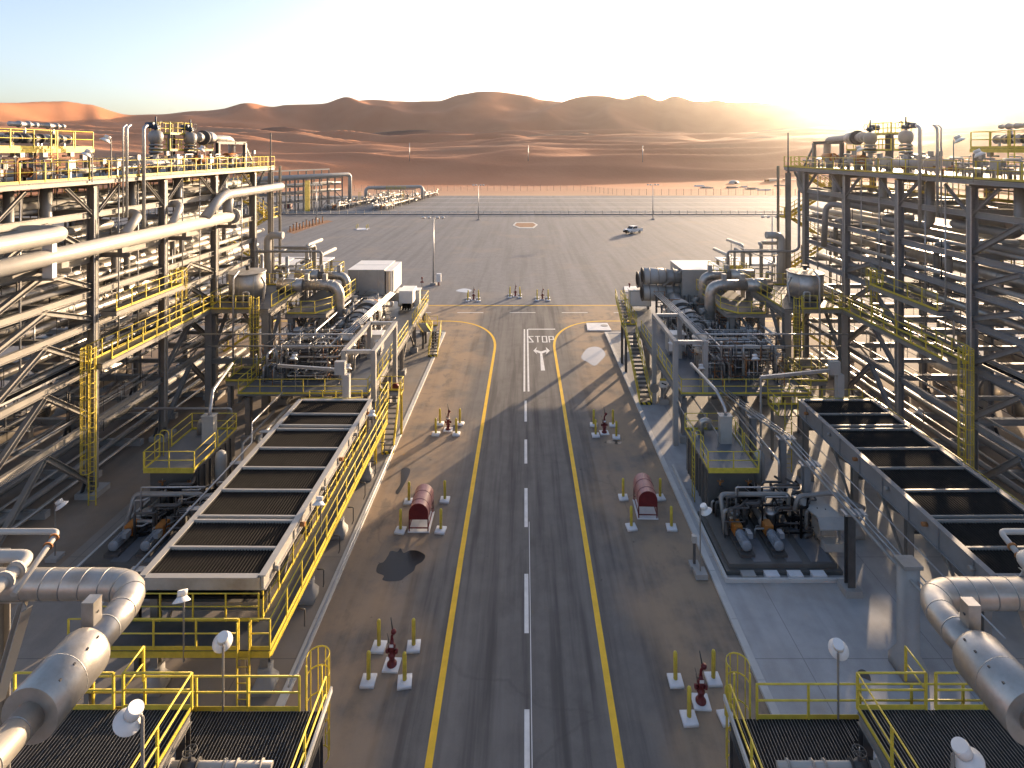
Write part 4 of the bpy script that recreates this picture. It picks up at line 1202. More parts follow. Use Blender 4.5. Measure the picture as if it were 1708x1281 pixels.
    for y in (43.6, 45.6, 47.8): bar('cage_rail', P(15.4, y, z + 2.56), P(19.0, y, z + 2.56), .12, .12, 'galvanised', t)
    # upright filter vessel
    t = thing('filter_vessel', 'upright filter vessel with a pale round lid on ' + far, 'vessel', P(14.3, 45.6, z))
    build('shell', MB().lathe(P(14.3, 45.6, z), [(.42, .3), (.42, 2.5)], 22), 'tank_skin', t)
    bar('lid', P(14.3, 45.6, z + 2.5), P(14.3, 45.6, z + 2.75), 1.2, 1.2, 'grey_box', t, 'drum')
    for a in (30, 150, 270):
        d = V(math.cos(math.radians(a)), math.sin(math.radians(a)), 0) * .4
        bar('leg', P(14.3, 45.6, z) + d, P(14.3, 45.6, z + .5) + d, .08, .08, 'steel', t)
    # control panels
    for k, (x, y, w, h, lab) in enumerate(((13.3, 49.3, 1.5, 1.5, 'beige control cabinet beside the gas turbine'), (19.6, 49.0, 1.2, 1.9, 'grey upright cabinet behind the compressor cage'), (13.1, 63.5, 2.4, 1.8, 'pale rectangular cabinet below the filter house'))):
        t = thing('control_cabinet', lab + ' on ' + far, 'cabinet', P(x, y, z))
        pbox('carcass', P(x - w / 2, y - .5, z + .3), P(x + w / 2, y + .5, z + .3 + h), 'grey_box', t)
        pbox('hood', P(x - w / 2 - .1, y - .65, z + .3 + h), P(x + w / 2 + .1, y + .6, z + .38 + h), 'white_paint', t)
        pbox('door', P(x - w / 2 + .08, y - .52, z + .4), P(x + w / 2 - .08, y - .505, z + .2 + h), 'white_paint', t)
        for d in (-.4, .4): pbox('foot', P(x + d * w - .06, y - .4, z), P(x + d * w + .06, y + .4, z + .3), 'steel', t)
    # deck lamps
    lamp('deck_lamp', 'white dish lamp in front of the compressor cage on ' + far, P(17.1, 41.6, z), z + 2.6, (0, -1, 0), .55)
    lamp('deck_lamp', 'white dish lamp on the gantry post on ' + far, P(11.9, 44.3, z), z + 2.7, (-s, -.4, 0), .5)
    lamp('deck_lamp', 'white dish lamp at the deck front rail corner on ' + far, P(13.0, 41.3, z), z + 2.0, (0, -1, 0), .5)
    # stairs
    if s > 0:
        t = stair('access_stair', 'long yellow-railed stair with striped foot descending to the apron', V(10.45, 48.1, .1), V(10.45, 54.9, z), 1.0, steps=17)
        q = thing('stair_landing', 'railed stair-head landing beside the turbine deck on ' + far, 'landing', V(10.7, 56, z))
        pbox('floor_grating', (9.9, 54.9, z - .06), (11.45, 57.4, z), 'grating', q)
        handrail([V(9.95, 54.9, z), V(9.95, 57.4, z), V(11.4, 57.4, z)], q, 1.1, 1.2)
        for y in (55.0, 57.2): bar('leg', (10.0, y, .1), (10.0, y, z - .06), .22, .22, 'dark_steel', q, 'I')
        stair('access_stair', 'yellow-railed stair rising behind the striped stair head', V(10.5, 57.6, z), V(10.5, 61.5, z + 1.6), .9, hazard=False)
    else:
        q = thing('stair_landing', 'railed half-height stair landing beside the turbine deck on ' + far, 'landing', V(-10.7, 62, 2))
        pbox('floor_grating', (-11.4, 61.4, 1.94), (-9.9, 63.4, 2.0), 'grating', q)
        handrail([V(-11.35, 61.4, 2), V(-10.3, 61.4, 2)], q, 1.1, 1.0); handrail([V(-9.9, 63.4, 2), V(-11.4, 63.4, 2)], q, 1.1, 1.2)
        for x in (-11.2, -10.1):
            for y in (61.5, 63.2): bar('leg', (x, y, .1), (x, y, 1.94), .2, .2, 'dark_steel', q, 'I')
        stair('access_stair', 'short yellow-railed stair with striped foot by the white filter box', V(-9.75, 59.2, .1), V(-9.75, 62.0, 2.0), .9, steps=9)
        stair('access_stair', 'upper yellow-railed stair beside the white filter box deck', V(-10.7, 61.4, 2.0), V(-10.7, 57.9, 4.0), .9, steps=9, hazard=False)
    # pipework
    tangle(s, ((13.6, 43.0, z), (20.5, 48.5, z + 2.8)), 42, 200 + s, 'small pipe in the crowded cage round the compressor on ' + far, 'pipes round the compressor, ' + far)
    tangle(s, ((13.6, 48.5, z), (20.8, 60, z + 2.6)), 50, 210 + s, 'small pipe crowded round the gas turbine on ' + far, 'pipes round the turbine, ' + far)
    tangle(s, ((17.0, 46, z), (21.0, 58, z + 3.4)), 22, 220 + s, 'dull process pipe between turbine and tank legs on ' + far, 'pipes behind the turbine, ' + far, ('grey_pipe', 'rust', 'galvanised', 'dark_steel'), (.06, .1, .16))
    P1 = mirror(s, 0)
    rr = random.Random(400 + s)                     # small-bore tubing nobody could count
    for lab, m, cnt in (('tangle of dark small-bore tubing round the turbine on ', 'dark_steel', 260), ('tangle of silvery small-bore tubing round the turbine on ', 'galvanised', 170), ('tangle of rusty small-bore tubing round the turbine on ', 'rust', 60)):
        mb = MB()
        for k in range(cnt):
            x, y, zz = rr.uniform(13.8, 20.6), 42.6 + 17 * rr.random() ** 1.3, z + rr.uniform(.2, 2.6)
            for q in range(3):
                a = rr.choice((0, 1, 2, 2)); L = rr.uniform(.3, 1.5)
                n = [x, y, zz]; n[a] += rr.choice((-1, 1)) * L
                n = [min(20.8, max(13.7, n[0])), min(60, max(42.3, n[1])), min(z + 3.0, max(z + .05, n[2]))]
                if (V(*n) - V(x, y, zz)).length > .1: mb.tube([P1(x, y, zz), P1(*n)], rr.choice((.018, .025, .04)), 5)
                x, y, zz = n
        o = build('small_bore_tubing', mb, m, None, 'stuff'); o['label'] = lab + far
    for k in range(4):
        pipe('lube_line', [P1(14.2 + k * .16, 45.5, z + 2.95 + k * .05), P1(13.6 + k * .16, 58.5, z + 2.95 + k * .05)], .05, 'galvanised',
             ORD[k] + ' long parallel lube line from the road above the turbine on ' + far, 'pipe', 'parallel lube lines on ' + far, n=7)
    for k, zz in enumerate((3.3, 4.55)):
        pipe('cross_line', [P1(13.0, 43.2 - k, z + zz - .5), P1(24.5, 43.2 - k, z + zz - .5)], .06, 'galvanised', ('lower' if k == 0 else 'upper') + ' level cross line strung before the compressor cage on ' + far, 'pipe', n=7)
    # two intake ducts with ribbed elbows
    for k, (x, y) in enumerate(((17.3, 52.0), (17.9, 56.0))):
        pipe('intake_duct', [P1(20.6, y, 9.4), P1(x, y, 9.4), P1(x, y, 4.1)], .5 if k == 0 else .42, 'cladding', ('larger' if k == 0 else 'smaller') + ' clad intake duct turning down onto the turbine deck on ' + far, 'duct', bend=2.2, n=22, bands=.35, band_mat='galvanised')
        t = thing('duct_collar', 'thick clad collar round the ' + ('larger' if k == 0 else 'smaller') + ' intake duct on ' + far, 'collar', P1(x, y, 4))
        bar('sleeve', P1(x, y, 4.02), P1(x, y, 6.2), 1.25 if k == 0 else 1.1, 1.25 if k == 0 else 1.1, 'cladding', t, 'drum')
        bar('port', P1(x - .5, y - .1, 7.0), P1(x - 1.0, y - .3, 7.0), .45, .45, 'grey_pipe', t, 'drum')
        pipe('scrubber', [P1(20.6, y, 9.4), P1(22.9, y, 9.4)], .62, 'cladding', ('larger' if k == 0 else 'smaller') + ' horizontal clad scrubber drum behind the duct on ' + far, 'vessel', n=24, bands=1.1)
        for x in (20.3, 18.6): 
            t = thing('valve_box', 'grey valve box on the ' + ('larger' if k == 0 else 'smaller') + ' duct, ' + ('outer' if x > 20 else 'inner') + ', ' + far, 'box', P1(x, y, 9.8))
            pbox('cabinet', P1(x - .18, y - .2, 9.8), P1(x + .18, y + .2, 10.45), 'grey_box', t); pbox('foot', P1(x - .1, y - .1, 9.7), P1(x + .1, y + .1, 9.8), 'dark_steel', t)
    # filter house
    if s < 0:
        t = thing('filter_house', 'big white box filter house with a louvred dark slot', 'filter house', V(-16.6, 62, 4))
        x0, x1, y0, y1, a, b = -19.0, -14.35, 60.0, 65.0, 6.35, 9.05
        build('casing', MB().box((x0, y0, a), (x1 - .75, y1, b)), 'grey_box', t)
        build('hood', MB().box((x1 - .74, y0 + 1.1, a + .05), (x1, y1, b - .15)), 'white_paint', t)  # whiter than the casing: sunlight on this side is put into its colour
        build('roof_sheet', MB().box((x0 - .03, y0 - .03, b + .003), (x1 - .72, y1 + .03, b + .06)), 'white_paint', t)
        build('roof_sheet', MB().box((x1 - .70, y0 + .02, b - .14), (x1 + .02, y1 + .02, b - .08)), 'white_paint', t)
        pbox('slot_back', (x1 - .74, y0 + .25, a + .1), (x1 - .70, y0 + 1.1, b - .2), 'black', t)
        for k in range(4):
            pbox('louvre', (x1 - .66, y0 + .3 + k * .2, a + .15), (x1 - .3, y0 + .33 + k * .2, b - .25), 'tank_skin', t)
        pbox('sill', (x1 - .74, y0 + .02, a + .02), (x1 - .02, y0 + 1.1, a + .07), 'white_paint', t)
        pbox('corner_post', (x1 - .09, y0 + .02, a + .07), (x1 - .01, y0 + .1, b - .14), 'white_paint', t)
        for x in (x0 + 1.1, x1 - 1.35): pbox('panel_seam', (x - .02, y0 - .02, a), (x + .02, y0, b), 'galvanised', t)
        for y in (y0 + 2.5,): pbox('panel_seam', (x0 + .1, y - .02, b + .06), (x1 - .8, y + .02, b + .075), 'galvanised', t)
        pbox('transition_duct', (x0 + 1.0, y0 + .6, 4.0), (x1 - 1.2, y1 - .6, a), 'grey_box', t)
        for x in (x0 + .3, x1 - 1.0):
            for y in (y0 + .2, y1 - .2): bar('leg', (x, y, 4.0), (x, y, a), .18, .18, 'dark_steel', t)
        pbox('side_duct', (x1 - .7, y0 + 1.5, 5.3), (x1 + 1.6, y0 + 2.6, 6.25), 'tank_skin', t)
        pbox('side_box', (x1 + .6, y0 + 1.0, 5.2), (x1 + 2.1, y0 + 3.4, 6.55), 'white_paint', t)
        for k in range(4): pbox('vent_slat', (x1 + .9 + k * .3, y0 + 1.2, 4.4), (x1 + 1.0 + k * .3, y0 + 2.8, 5.2), 'black', t)
    else:
        t = thing('filter_house', 'white filter house with three round grey silencer drums', 'filter house', V(18.6, 62, 4))
        x0, x1, y0, y1, a, b = 17.0, 21.6, 60.0, 65.0, 5.5, 9.05
        build('casing', MB().box((x0, y0, a), (x1, y1, b)), 'grey_box', t)
        build('roof_sheet', MB().box((x0 - .04, y0 - .04, b + .003), (x1 + .04, y1 + .04, b + .07)), 'white_paint', t)
        for x in (18.3, 20.2): pbox('panel_seam', (x - .02, y0 - .02, a), (x + .02, y0, b), 'galvanised', t)
        for y, zz in ((61.0, 8.2), (61.2, 6.35), (63.6, 7.2)):
            bar('silencer_drum', (12.9, y, zz), (15.3, y, zz), 1.75, 1.75, 'motor_blue' if s < 0 else 'grey_box', t, 'drum')
            bar('drum_neck', (15.3, y, zz), (17.0, y, zz), 1.5, 1.5, 'grey_pipe', t, 'drum')
            bar('drum_mouth', (12.84, y, zz), (12.92, y, zz), 1.86, 1.86, 'dark_steel', t, 'drum')
            bar('drum_core', (12.8, y, zz), (12.86, y, zz), 1.3, 1.3, 'black', t, 'drum')
            for d in (13.6, 14.5, 15.3, 16.2): bar('drum_band', (d - .03, y, zz), (d + .03, y, zz), 1.82, 1.82, 'steel', t, 'drum')
        bar('raker', (15.0, 60.4, 7.3), (17.0, 60.4, 8.9), .18, .18, 'steel', t)
        pbox('transition_duct', (x0 + .9, y0 + .5, 4.0), (x1 - .6, y1 - .6, a), 'grey_box', t)
        for x in (x0 + .2, x1 - .3):
            for y in (y0 + .2, y1 - .2): bar('leg', (x, y, 4.0), (x, y, a), .2, .2, 'steel', t)
        pipe('drain_pipe', [V(15.2, 60.6, 5.6), V(15.2, 60.6, 5.2), V(14.9, 60.6, 5.0), V(14.9, 60.6, 4.0)], .1, 'dark_steel', 'dark crooked drain under the silencer drums', 'pipe', n=8)
        t = thing('vent_stack', 'cluster platform of yellow vent caps behind the three-drum filter house', 'vent', V(23.5, 64, 4))
        for k, (x, y) in enumerate(((23.0, 63.5), (24.0, 63.8), (23.6, 65))):
            bar('stack', (x, y, 4), (x, y, 9.6), .3, .3, 'galvanised', t, 'cyl'); bar('cap', (x, y, 9.6), (x, y, 9.7), .8, .8, 'galvanised', t, 'cyl')
        pbox('screen', (22.6, 62.8, 7.6), (24.6, 62.9, 9.0), 'yellow', t)

    # far piping behind the tanks: goose-neck line and flat roof
    pipe('goose_line', [P1(26.5, 57.5, 8.0), P1(26.5, 57.5, 13.2), P1(24.9, 57.5, 13.2)], .36, 'white_pipe', 'white inverted-J pipe standing behind the drum tank on ' + far, 'pipe', n=18, bend=2.0)
    pipe('overhead_line', [P1(27.8, 56.5, 18), P1(27.8, 56.5, 12.0), P1(27.2, 56.5, 11.7), P1(20.6, 56.5, 11.7), P1(20.6, 56.5, 9.6)], .13, 'grey_pipe', 'slim grey line stepping down from the rack to the scrubbers on ' + far, 'pipe', n=10)
    for k, (x, y) in enumerate(((24.6, 63), (22.8, 62.5))):
        pipe('stub_line', [P1(x, y, 4.1), P1(x, y, 11.2 - k), P1(x - .2, y + 4, 11.2 - k)], .2, 'white_pipe', ('taller' if k == 0 else 'shorter') + ' white bent stack pipe beyond the tank on ' + far, 'pipe', n=12)
    t = thing('flat_roof_shelter', 'low shelter with a pale flat roof beyond the drum tank on ' + far, 'shelter', P1(27, 66, 0))
    pbox('roof', P1(23.5, 64.2, 8.6), P1(31.5, 69, 8.75), 'block_white', t)
    for x in (23.8, 31.2):
        for y in (64.5, 68.7): bar('post', P1(x, y, 0), P1(x, y, 8.6), .25, .25, 'steel', t, 'I')
    tangle(s, ((23, 58.5, 4), (31, 66, 11.5)), 28, 230 + s, 'pale process pipe in the thicket behind the drum tank on ' + far, 'pipes behind the drum tank, ' + far, ('white_pipe', 'galvanised', 'grey_pipe'), (.05, .08, .13, .2))
for s in (-1, 1): turbine_deck(s)

# ------------------------------------------------------------------ air coolers
def air_cooler(xa, xb, label, walk, far):
    """bundles of finned tubes in a steel tray on legs; xa is the road edge, xb the outer edge"""
    z = 5.1; y0, y1 = 22.1, 37.7
    side = 'white_pipe' if xa < 0 else 'blue_steel'
    sg = 1 if xb > xa else -1; ph = .5 if xa < 0 else .95
    t = thing('air_cooler', label, 'air cooler', V((xa + xb) / 2, 30, 0))
    for x in (xa, xb):
        build('side_plate', MB().box((x - .06, y0, z - ph), (x + .06, y1, z)), side, t)
        build('side_flange', MB().box((x - .14, y0 - .01, z + .001), (x + .14, y1 + .01, z + .05)), side, t)
        build('side_flange', MB().box((x - .14, y0, z - ph - .05), (x + .14, y1, z - ph - .002)), side, t)
        y = y0 + .9
        while y < y1: pbox('stiffener', (x - .13 if x == xa else x - .12, y - .02, z - ph + .01), (x + .12, y + .02, z - .01), side, t); y += 1.95
    for y in (y0, y1):
        build('end_plate', MB().box((xa + sg * .07, y - .06, z - ph), (xb - sg * .07, y + .06, z - .02)), 'tank_skin' if xa < 0 else side, t)
        build('end_flange', MB().box((xa + sg * .15, y - .12, z - .018), (xb - sg * .15, y + .12, z + .03)), side, t)
    div = [37.7, 35.7, 34.2, 33.75, 31.6, 29.65, 27.7, 25.72, 25.42, 23.7, 22.1]
    for d in div[1:-1]:
        bar('divider_beam', (xa + sg * .07, d, z - .04), (xb - sg * .07, d, z - .01), .09, .14, 'white_pipe' if xa < 0 else 'grey_pipe', t)
    pbox('plenum_floor', (xa, y0, z - .9), (xb, y1, z - .8), 'black', t)
    for a, b in zip(div, div[1:]):
        if a - b < .6: continue
        n = 34; x_lo, x_hi = min(xa, xb) + .12, max(xa, xb) - .12
        mb = MB()
        for k in range(n):
            x = x_lo + (x_hi - x_lo) * (k + .5) / n
            r = .026
            i = len(mb.v)
            for y in (b + .07, a - .07):
                mb.v += [V(x - r, y, z - .13), V(x - r * .35, y, z - .03), V(x + r * .35, y, z - .03), V(x + r, y, z - .13)]
            for q in range(3): mb.f.append((i + q, i + q + 1, i + 5 + q, i + 4 + q)); mb.sm.append(False)
        build('tube_bundle', mb, 'fin_tube', t, 'stuff')
        pbox('bundle_gap_shade', (x_lo, b + .06, z - .25), (x_hi, a - .06, z - .13), 'black', t)  # black sheet that paints the shade in the gaps between tubes
    for y in (22.7, 27.2, 31.7, 37.2):
        for x in (xa + sg * .15, xb - sg * .15):
            bar('leg', (x, y, .6), (x, y, z - .98), .3, .3, 'steel', t, 'I')
            build('pedestal', MB().lathe((x, y, .05), [(.55, 0), (.55, .35), (.32, .65), (.32, 1.0)], 4), 'concrete', t)
        bar('leg_beam', (xa + sg * .3, y, z - 1.6), (xb - sg * .3, y, z - 1.6), .22, .35, 'steel', t, 'I')
        if y < 37: 
            for x in (xa + sg * .15, xb - sg * .15): bar('leg_brace', (x, y + .2, 1.6), (x, y + 2.2, z - 1.1), .12, .12, 'steel', t)
    for k, yc in enumerate((25.0, 29.7, 34.4)):
        bar('fan_ring', ((xa + xb) / 2, yc, z - 1.9), ((xa + xb) / 2, yc, z - 1.0), 3.9, 3.9, 'galvanised', t, 'drum')
    for k in range(5):                   # inlet header with nozzles along the outer side
        y = 23.4 + k * 3.1
        bar('nozzle', (xb + sg * .05, y, z - .5), (xb + sg * .5, y, z - .5), .26, .26, 'grey_pipe', t, 'cyl')
    for k in range(6):
        y = 23.0 + k * 2.7
        bar('nozzle', (xa - sg * .05, y, z - .35), (xa - sg * .28, y, z - .35), .2, .2, 'rust' if k % 2 else 'grey_pipe', t, 'cyl')
    return t

A1, B1 = -10.4, -15.15
air_cooler(A1, B1, 'long black finned air cooler in a cream tray above the yellow walkway', -1, SIDE[-1])
A2, B2 = 18.6, 23.5
air_cooler(A2, B2, 'long black finned air cooler in a blue-grey tray beyond the pump skid', 1, SIDE[1])

def cooler_walk(x_in, x_out, label, front, y1=38.6):
    z = 3.35
    t = thing('cooler_walkway', label, 'walkway', V((x_in + x_out) / 2, 30, z))
    xa, xb = sorted((x_in, x_out))
    ya = 20.8 if front else 22.2
    pbox('floor_grating', (xa, 22.1 if front else ya, z - .05), (xb, y1, z), 'grating', t)
    for x in (x_in, x_out): bar('edge_beam', (x, ya + .05, z - .17), (x, y1, z - .17), .09, .22, 'yellow', t, 'I')
    y = 23.0
    while y < y1:
        bar('bracket', (x_in, y, z - .2), (x_out, y, z - .2), .1, .16, 'steel', t, 'I')
        bar('strut', (x_out, y, z - .25), (x_in, y, z - 1.3), .06, .06, 'yellow', t)
        y += 2.2
    handrail([V(x_out, ya, z), V(x_out, y1, z)], t, 1.15, 1.45)
    handrail([V(x_in, 22.2, z), V(x_in, y1 - 2, z)], t, 1.1, 1.45)
    if front:
        xe = x_in - 6.6
        pbox('floor_grating', (xe, ya, z - .05), (xb, 22.08, z), 'grating', t)
        bar('edge_beam', (xe, ya + .02, z - .17), (xb, ya + .02, z - .17), .09, .22, 'yellow', t)
        bar('edge_beam', (xe, 22.06, z - .17), (x_in, 22.06, z - .17), .09, .22, 'yellow', t)
        handrail([V(xe, ya, z), V(x_in - .25, ya, z)], t, 1.15, 1.5); handrail([V(x_in + .2, ya, z), V(x_out, ya, z)], t, 1.15, 1.0)
        handrail([V(xe, 22.06, z), V(x_in - .1, 22.06, z)], t, 1.1, 1.4)
        ladder((x_in - .02, ya - .12, .12), z, (0, -1, 0), t, cage=False)
        for x in (xe + .5, x_in - .2): bar('leg', (x, ya + .3, .1), (x, ya + .3, z - .28), .18, .18, 'steel', t, 'I')
    return t
cooler_walk(-10.42, -9.5, 'yellow-railed walkway along the cream cooler above the kerb', True)
cooler_walk(23.75, 24.65, 'yellow-railed walkway behind the blue-grey cooler tray', False)
stair('access_stair', 'steep yellow stair with striped foot below the cream cooler walkway', V(-9.9, 40.3, .1), V(-9.9, 42.3, 3.35), .8, steps=11)
t = thing('stair_landing', 'yellow-railed landing joining cream cooler walkway and stair head', 'landing', V(-10.2, 41, 3.35))
pbox('floor_grating', (-11.4, 38.6, 3.3), (-10.35, 43.2, 3.349), 'grating', t); pbox('floor_grating', (-10.35, 42.3, 3.3), (-9.4, 43.2, 3.35), 'grating', t)
handrail([V(-10.35, 38.7, 3.35), V(-10.35, 42.2, 3.35)], t, 1.1, 1.2); handrail([V(-9.4, 42.3, 3.35), V(-9.4, 43.2, 3.35), V(-11.2, 43.2, 3.35)], t, 1.1, 1.2)
for x, y in ((-11.2, 38.9), (-10.4, 38.9), (-9.5, 43.0), (-11.2, 43.0)): bar('leg', (x, y, .1), (x, y, 3.3), .16, .16, 'yellow', t, 'I')
t = thing('cooler_end_platform', 'yellow-railed platform across the far end of the cream cooler', 'platform', V(-13, 38.8, 3.9))
pbox('floor_grating', (-15.2, 37.95, 3.85), (-11.5, 39.4, 3.9), 'grating', t); handrail([V(-15.2, 39.4, 3.9), V(-11.5, 39.4, 3.9)], t, 1.1, .9); handrail([V(-15.2, 37.95, 3.9), V(-11.5, 37.95, 3.9)], t, 1.2, .9)
for x in (-15.1, -11.6): bar('leg', (x, 39.2, .1), (x, 39.2, 3.85), .16, .16, 'steel', t, 'I')
t = thing('cooler_end_platform', 'yellow-railed platform across the far end of the blue-grey cooler', 'platform', V(21, 38.8, 3.9))
pbox('floor_grating', (17.3, 37.95, 3.85), (24.0, 39.6, 3.9), 'grating', t); handrail([V(24.0, 39.6, 3.9), V(17.3, 39.6, 3.9), V(17.3, 37.95, 3.9)], t, 1.1, .9); handrail([V(18.6, 37.95, 3.9), V(24, 37.95, 3.9)], t, 1.2, .9)
for x in (17.5, 23.9): bar('leg', (x, 39.4, .1), (x, 39.4, 3.85), .16, .16, 'steel', t, 'I')
ladder((17.9, 37.85, .12), 3.9, (0, -1, 0), t, cage=False)
# conduit bends and lamps under the cream cooler walkway
for k in range(7):
    y = 23.2 + k * 2.2
    pipe('conduit', [V(-9.45, y, 2.9), V(-9.15, y, 2.9), V(-9.15, y, 2.2), V(-9.5, y + .9, 1.4)], .028, 'dark_steel', ORD[k] + ' dark bent conduit from the ladder end of the cream cooler walkway', 'conduit', 'conduits under the cooler walkway', n=6)
pipe('conduit', [V(-9.1, 21.5, 1.3), V(-9.1, 39, 1.3)], .05, 'galvanised', 'long silvery conduit running below the cream cooler walkway', 'conduit', n=6)
for px, py, lab in ((535, 835, 'white dish lamp over the middle of the cream cooler walkway'), (622, 690, 'white dish lamp at the stair end of the cream cooler walkway')):
    p = gp(px, py, 5.2); lamp('walkway_lamp', lab, V(p.x, p.y, 3.2), 5.3, (0, -1, 0), .5)
p = gp(312, 985, 5.4); lamp('walkway_lamp', 'white dish lamp on the front platform of the cream cooler', V(p.x, p.y - .2, 2.9), 5.5, (.3, -1, 0), .5)
t = thing('hoist_arm', 'grey swing arm on a square post at the far end of the cream cooler', 'hoist', V(-12.2, 38, 5.1))
pbox('post', (-12.45, 38.1, 3.9), (-12.0, 38.5, 6.6), 'grey_box', t); pbox('head', (-13.0, 38.1, 6.61), (-12.3, 38.45, 7.5), 'grey_box', t)
bar('arm', (-12.6, 38.25, 6.9), (-17.6, 39.8, 6.6), .16, .2, 'galvanised', t)
t = thing('hoist_arm', 'grey swing arm on a square post at the far end of the blue-grey cooler', 'hoist', V(21.6, 38, 5.1))
pbox('post', (21.4, 38.1, 3.9), (21.85, 38.5, 6.6), 'grey_box', t); pbox('head', (20.9, 38.1, 6.61), (21.6, 38.45, 7.5), 'grey_box', t)
bar('arm', (21.2, 38.25, 6.9), (16.2, 38.25, 6.4), .16, .2, 'galvanised', t); bar('drop', (16.2, 38.25, 6.4), (16.2, 38.25, .1), .14, .14, 'galvanised', t, 'cyl')

# ------------------------------------------------------------------ lube skids with motor pumps
def lube_skid(ox, far, road_ladder):
    """ox is the x of the module's low-x face"""
    z = 3.0; y0, y1 = 33.1, 37.9; x0, x1 = ox, ox + 3.0
    rails = -1 if road_ladder else 1
    t = thing('lube_module', 'grey boxed lube module with yellow-railed roof and bow-topped ladder on ' + far, 'module', V(ox + 1.5, 35.5, 0))
    build('tank', MB().box((x0 + .1, y0 + .4, .3), (x1 - .1, y1, z - .25)), 'module_grey', t)
    y = y0 + .6
    while y < y1: pbox('rib', (x0 + .02, y - .03, .35), (x0 + .1, y + .03, z - .3), 'module_grey', t); pbox('rib', (x1 - .1, y - .03, .35), (x1 - .02, y + .03, z - .3), 'module_grey', t); y += .6
    pbox('roof_plate', (x0, y0, z - .14), (x1, y1, z), 'floor_plate', t)
    pbox('roof_edge', (x0, y0 - .06, z - .16), (x1, y0 - .005, z + .08), 'yellow', t)
    handrail([V(x0, y0 - .02, z), V(x1, y0 - .02, z), V(x1, y0 + 2.2, z)], t, 1.1, 1.5)
    handrail([V(x1, y0 + 2.5, z), V(x1, y1, z), V(x0, y1, z), V(x0, y0 + 2.6, z)], t, 1.1, 1.5)
    handrail([V(x0, y0 + .05, z), V(x0, y0 + 1.4, z)], t, 1.1, 1.35)
    # ladder with two bowed hand-holds
    mb = MB(); lx = x0 - .35
    for y in (y0 + 1.5, y0 + 2.0):
        mb.tube(rounded([V(lx, y, .15), V(lx, y, z + 1.35), V(lx + .55, y, z + 1.35), V(lx + .55, y, z)], .3), .03, 6)
    k = .4
    while k < z: mb.tube([V(lx, y0 + 1.5, k), V(lx, y0 + 2.0, k)], .017, 5); k += .3
    build('ladder', mb, 'yellow', t)
    bx = x0 + 1.75
    pbox('cabinet', (bx, y0 + 2.9, z), (bx + .75, y0 + 3.35, z + 1.75), 'grey_box', t)
    pbox('cabinet_cap', (bx - .05, y0 + 2.85, z + 1.751), (bx + .8, y0 + 3.4, z + 1.8), 'grey_box', t)
    pipe('breather_pipe', [V(bx + .4, y0 + 3.1, z + 1.8), V(bx + .4, y0 + 3.2, z + 2.2), V(bx + .1, y0 + 4.0, z + 3.0), V(bx + .1 - .6, y0 + 7.6, z + 3.4)], .11, 'galvanised', 'pale breather pipe rising from the lube cabinet on ' + far, 'pipe', n=10)
    pipe('u_vent', [V(x0 + .9, y0 + 4.2, z), V(x0 + .9, y0 + 4.2, z + .9), V(x0 + 1.5, y0 + 4.2, z + .9), V(x0 + 1.5, y0 + 4.2, z + .35)], .19, 'cladding', 'thick clad U-shaped vent on the lube module roof, ' + far, 'pipe', n=16)
    t = thing('gas_bottle', 'upright grey accumulator bottle beside the lube module on ' + far, 'vessel', V(x1 + .7, y0 + 1.6, 0))
    build('shell', MB().lathe((x1 + .7, y0 + 1.6, 1.2), [(.15, 0), (.32, .15), (.34, .3), (.34, 1.7), (.28, 1.95), (.1, 2.1)], 18), 'grey_box', t)
    for a in (-.2, .2): bar('leg', (x1 + .7 + a, y0 + 1.6, .1), (x1 + .7 + a, y0 + 1.6, 1.4), .08, .08, 'dark_steel', t)
    # skid base with floor plates
    t = thing('pump_skid', 'low steel pump skid base on concrete blocks on ' + far, 'skid', V(ox + 1.5, 31, 0))
    pbox('base_frame', (x0 - .3, 28.9, .3), (x1 + 2.3, 33.3, .55), 'module_grey', t)
    pbox('plinth', (x0 - .5, 28.7, .08), (x1 + 2.5, 33.5, .3), 'module_grey', t)
    for k, (a, b) in enumerate(((1.02, 1.95), (2.75, 3.55), (4.0, 5.1))): pbox('floor_plate', (x0 + a, 29.0, .553), (x0 + b, 33.1, .58), 'floor_plate', t)
    for a in (.2, 1.4, 2.6, 3.8): pbox('footing_block', (x0 + a, 28.35, .08), (x0 + a + .7, 28.75, .34), 'block_white' if a > 1 else 'concrete', t)
    pbox('trench_kerb', (x0 - .75, 28.2, .09), (x0 - .6, 38.5, .32), 'kerb_white', t)
    pbox('trench_kerb', (x0 - .6, 28.2, .09), (x1 + 2.5, 28.32, .28), 'kerb_white', t)
    # two motor pumps
    for k, dx in enumerate((.85, 2.55)):
        mx = x0 + dx; my = 29.4; mz = 1.05
        q = thing('motor_pump', ('motor pump beside the trench kerb' if k == 0 else 'motor pump between the floor plates') + ' on ' + far, 'pump', V(mx, 30.5, .55), 'skid pumps')
        build('motor', MB().lathe((mx, my, mz), [(.1, 0), (.2, .02), (.27, .05), (.27, .13), (.235, .15), (.235, .9), (.27, .92), (.27, 1.0), (.18, 1.06), (.18, 1.2)], 18, (0, 1, 0)), 'motor_blue', q)
        for a in range(0, 360, 30):
            d = V(math.cos(math.radians(a)), 0, math.sin(math.radians(a)))
            bar('cooling_fin', V(mx, my + .53, mz) + d * .22, V(mx, my + .53, mz) + d * .275, .02, .75, 'motor_blue', q, 'box', (0, 1, 0))
        pbox('terminal_box', (mx + .2, my + .4, mz + .15), (mx + .45, my + .8, mz + .42), 'motor_blue', q)
        pbox('coupling_guard', (mx - .22, my + 1.2, mz - .25), (mx + .22, my + 1.8, mz + .3), 'orange', q)
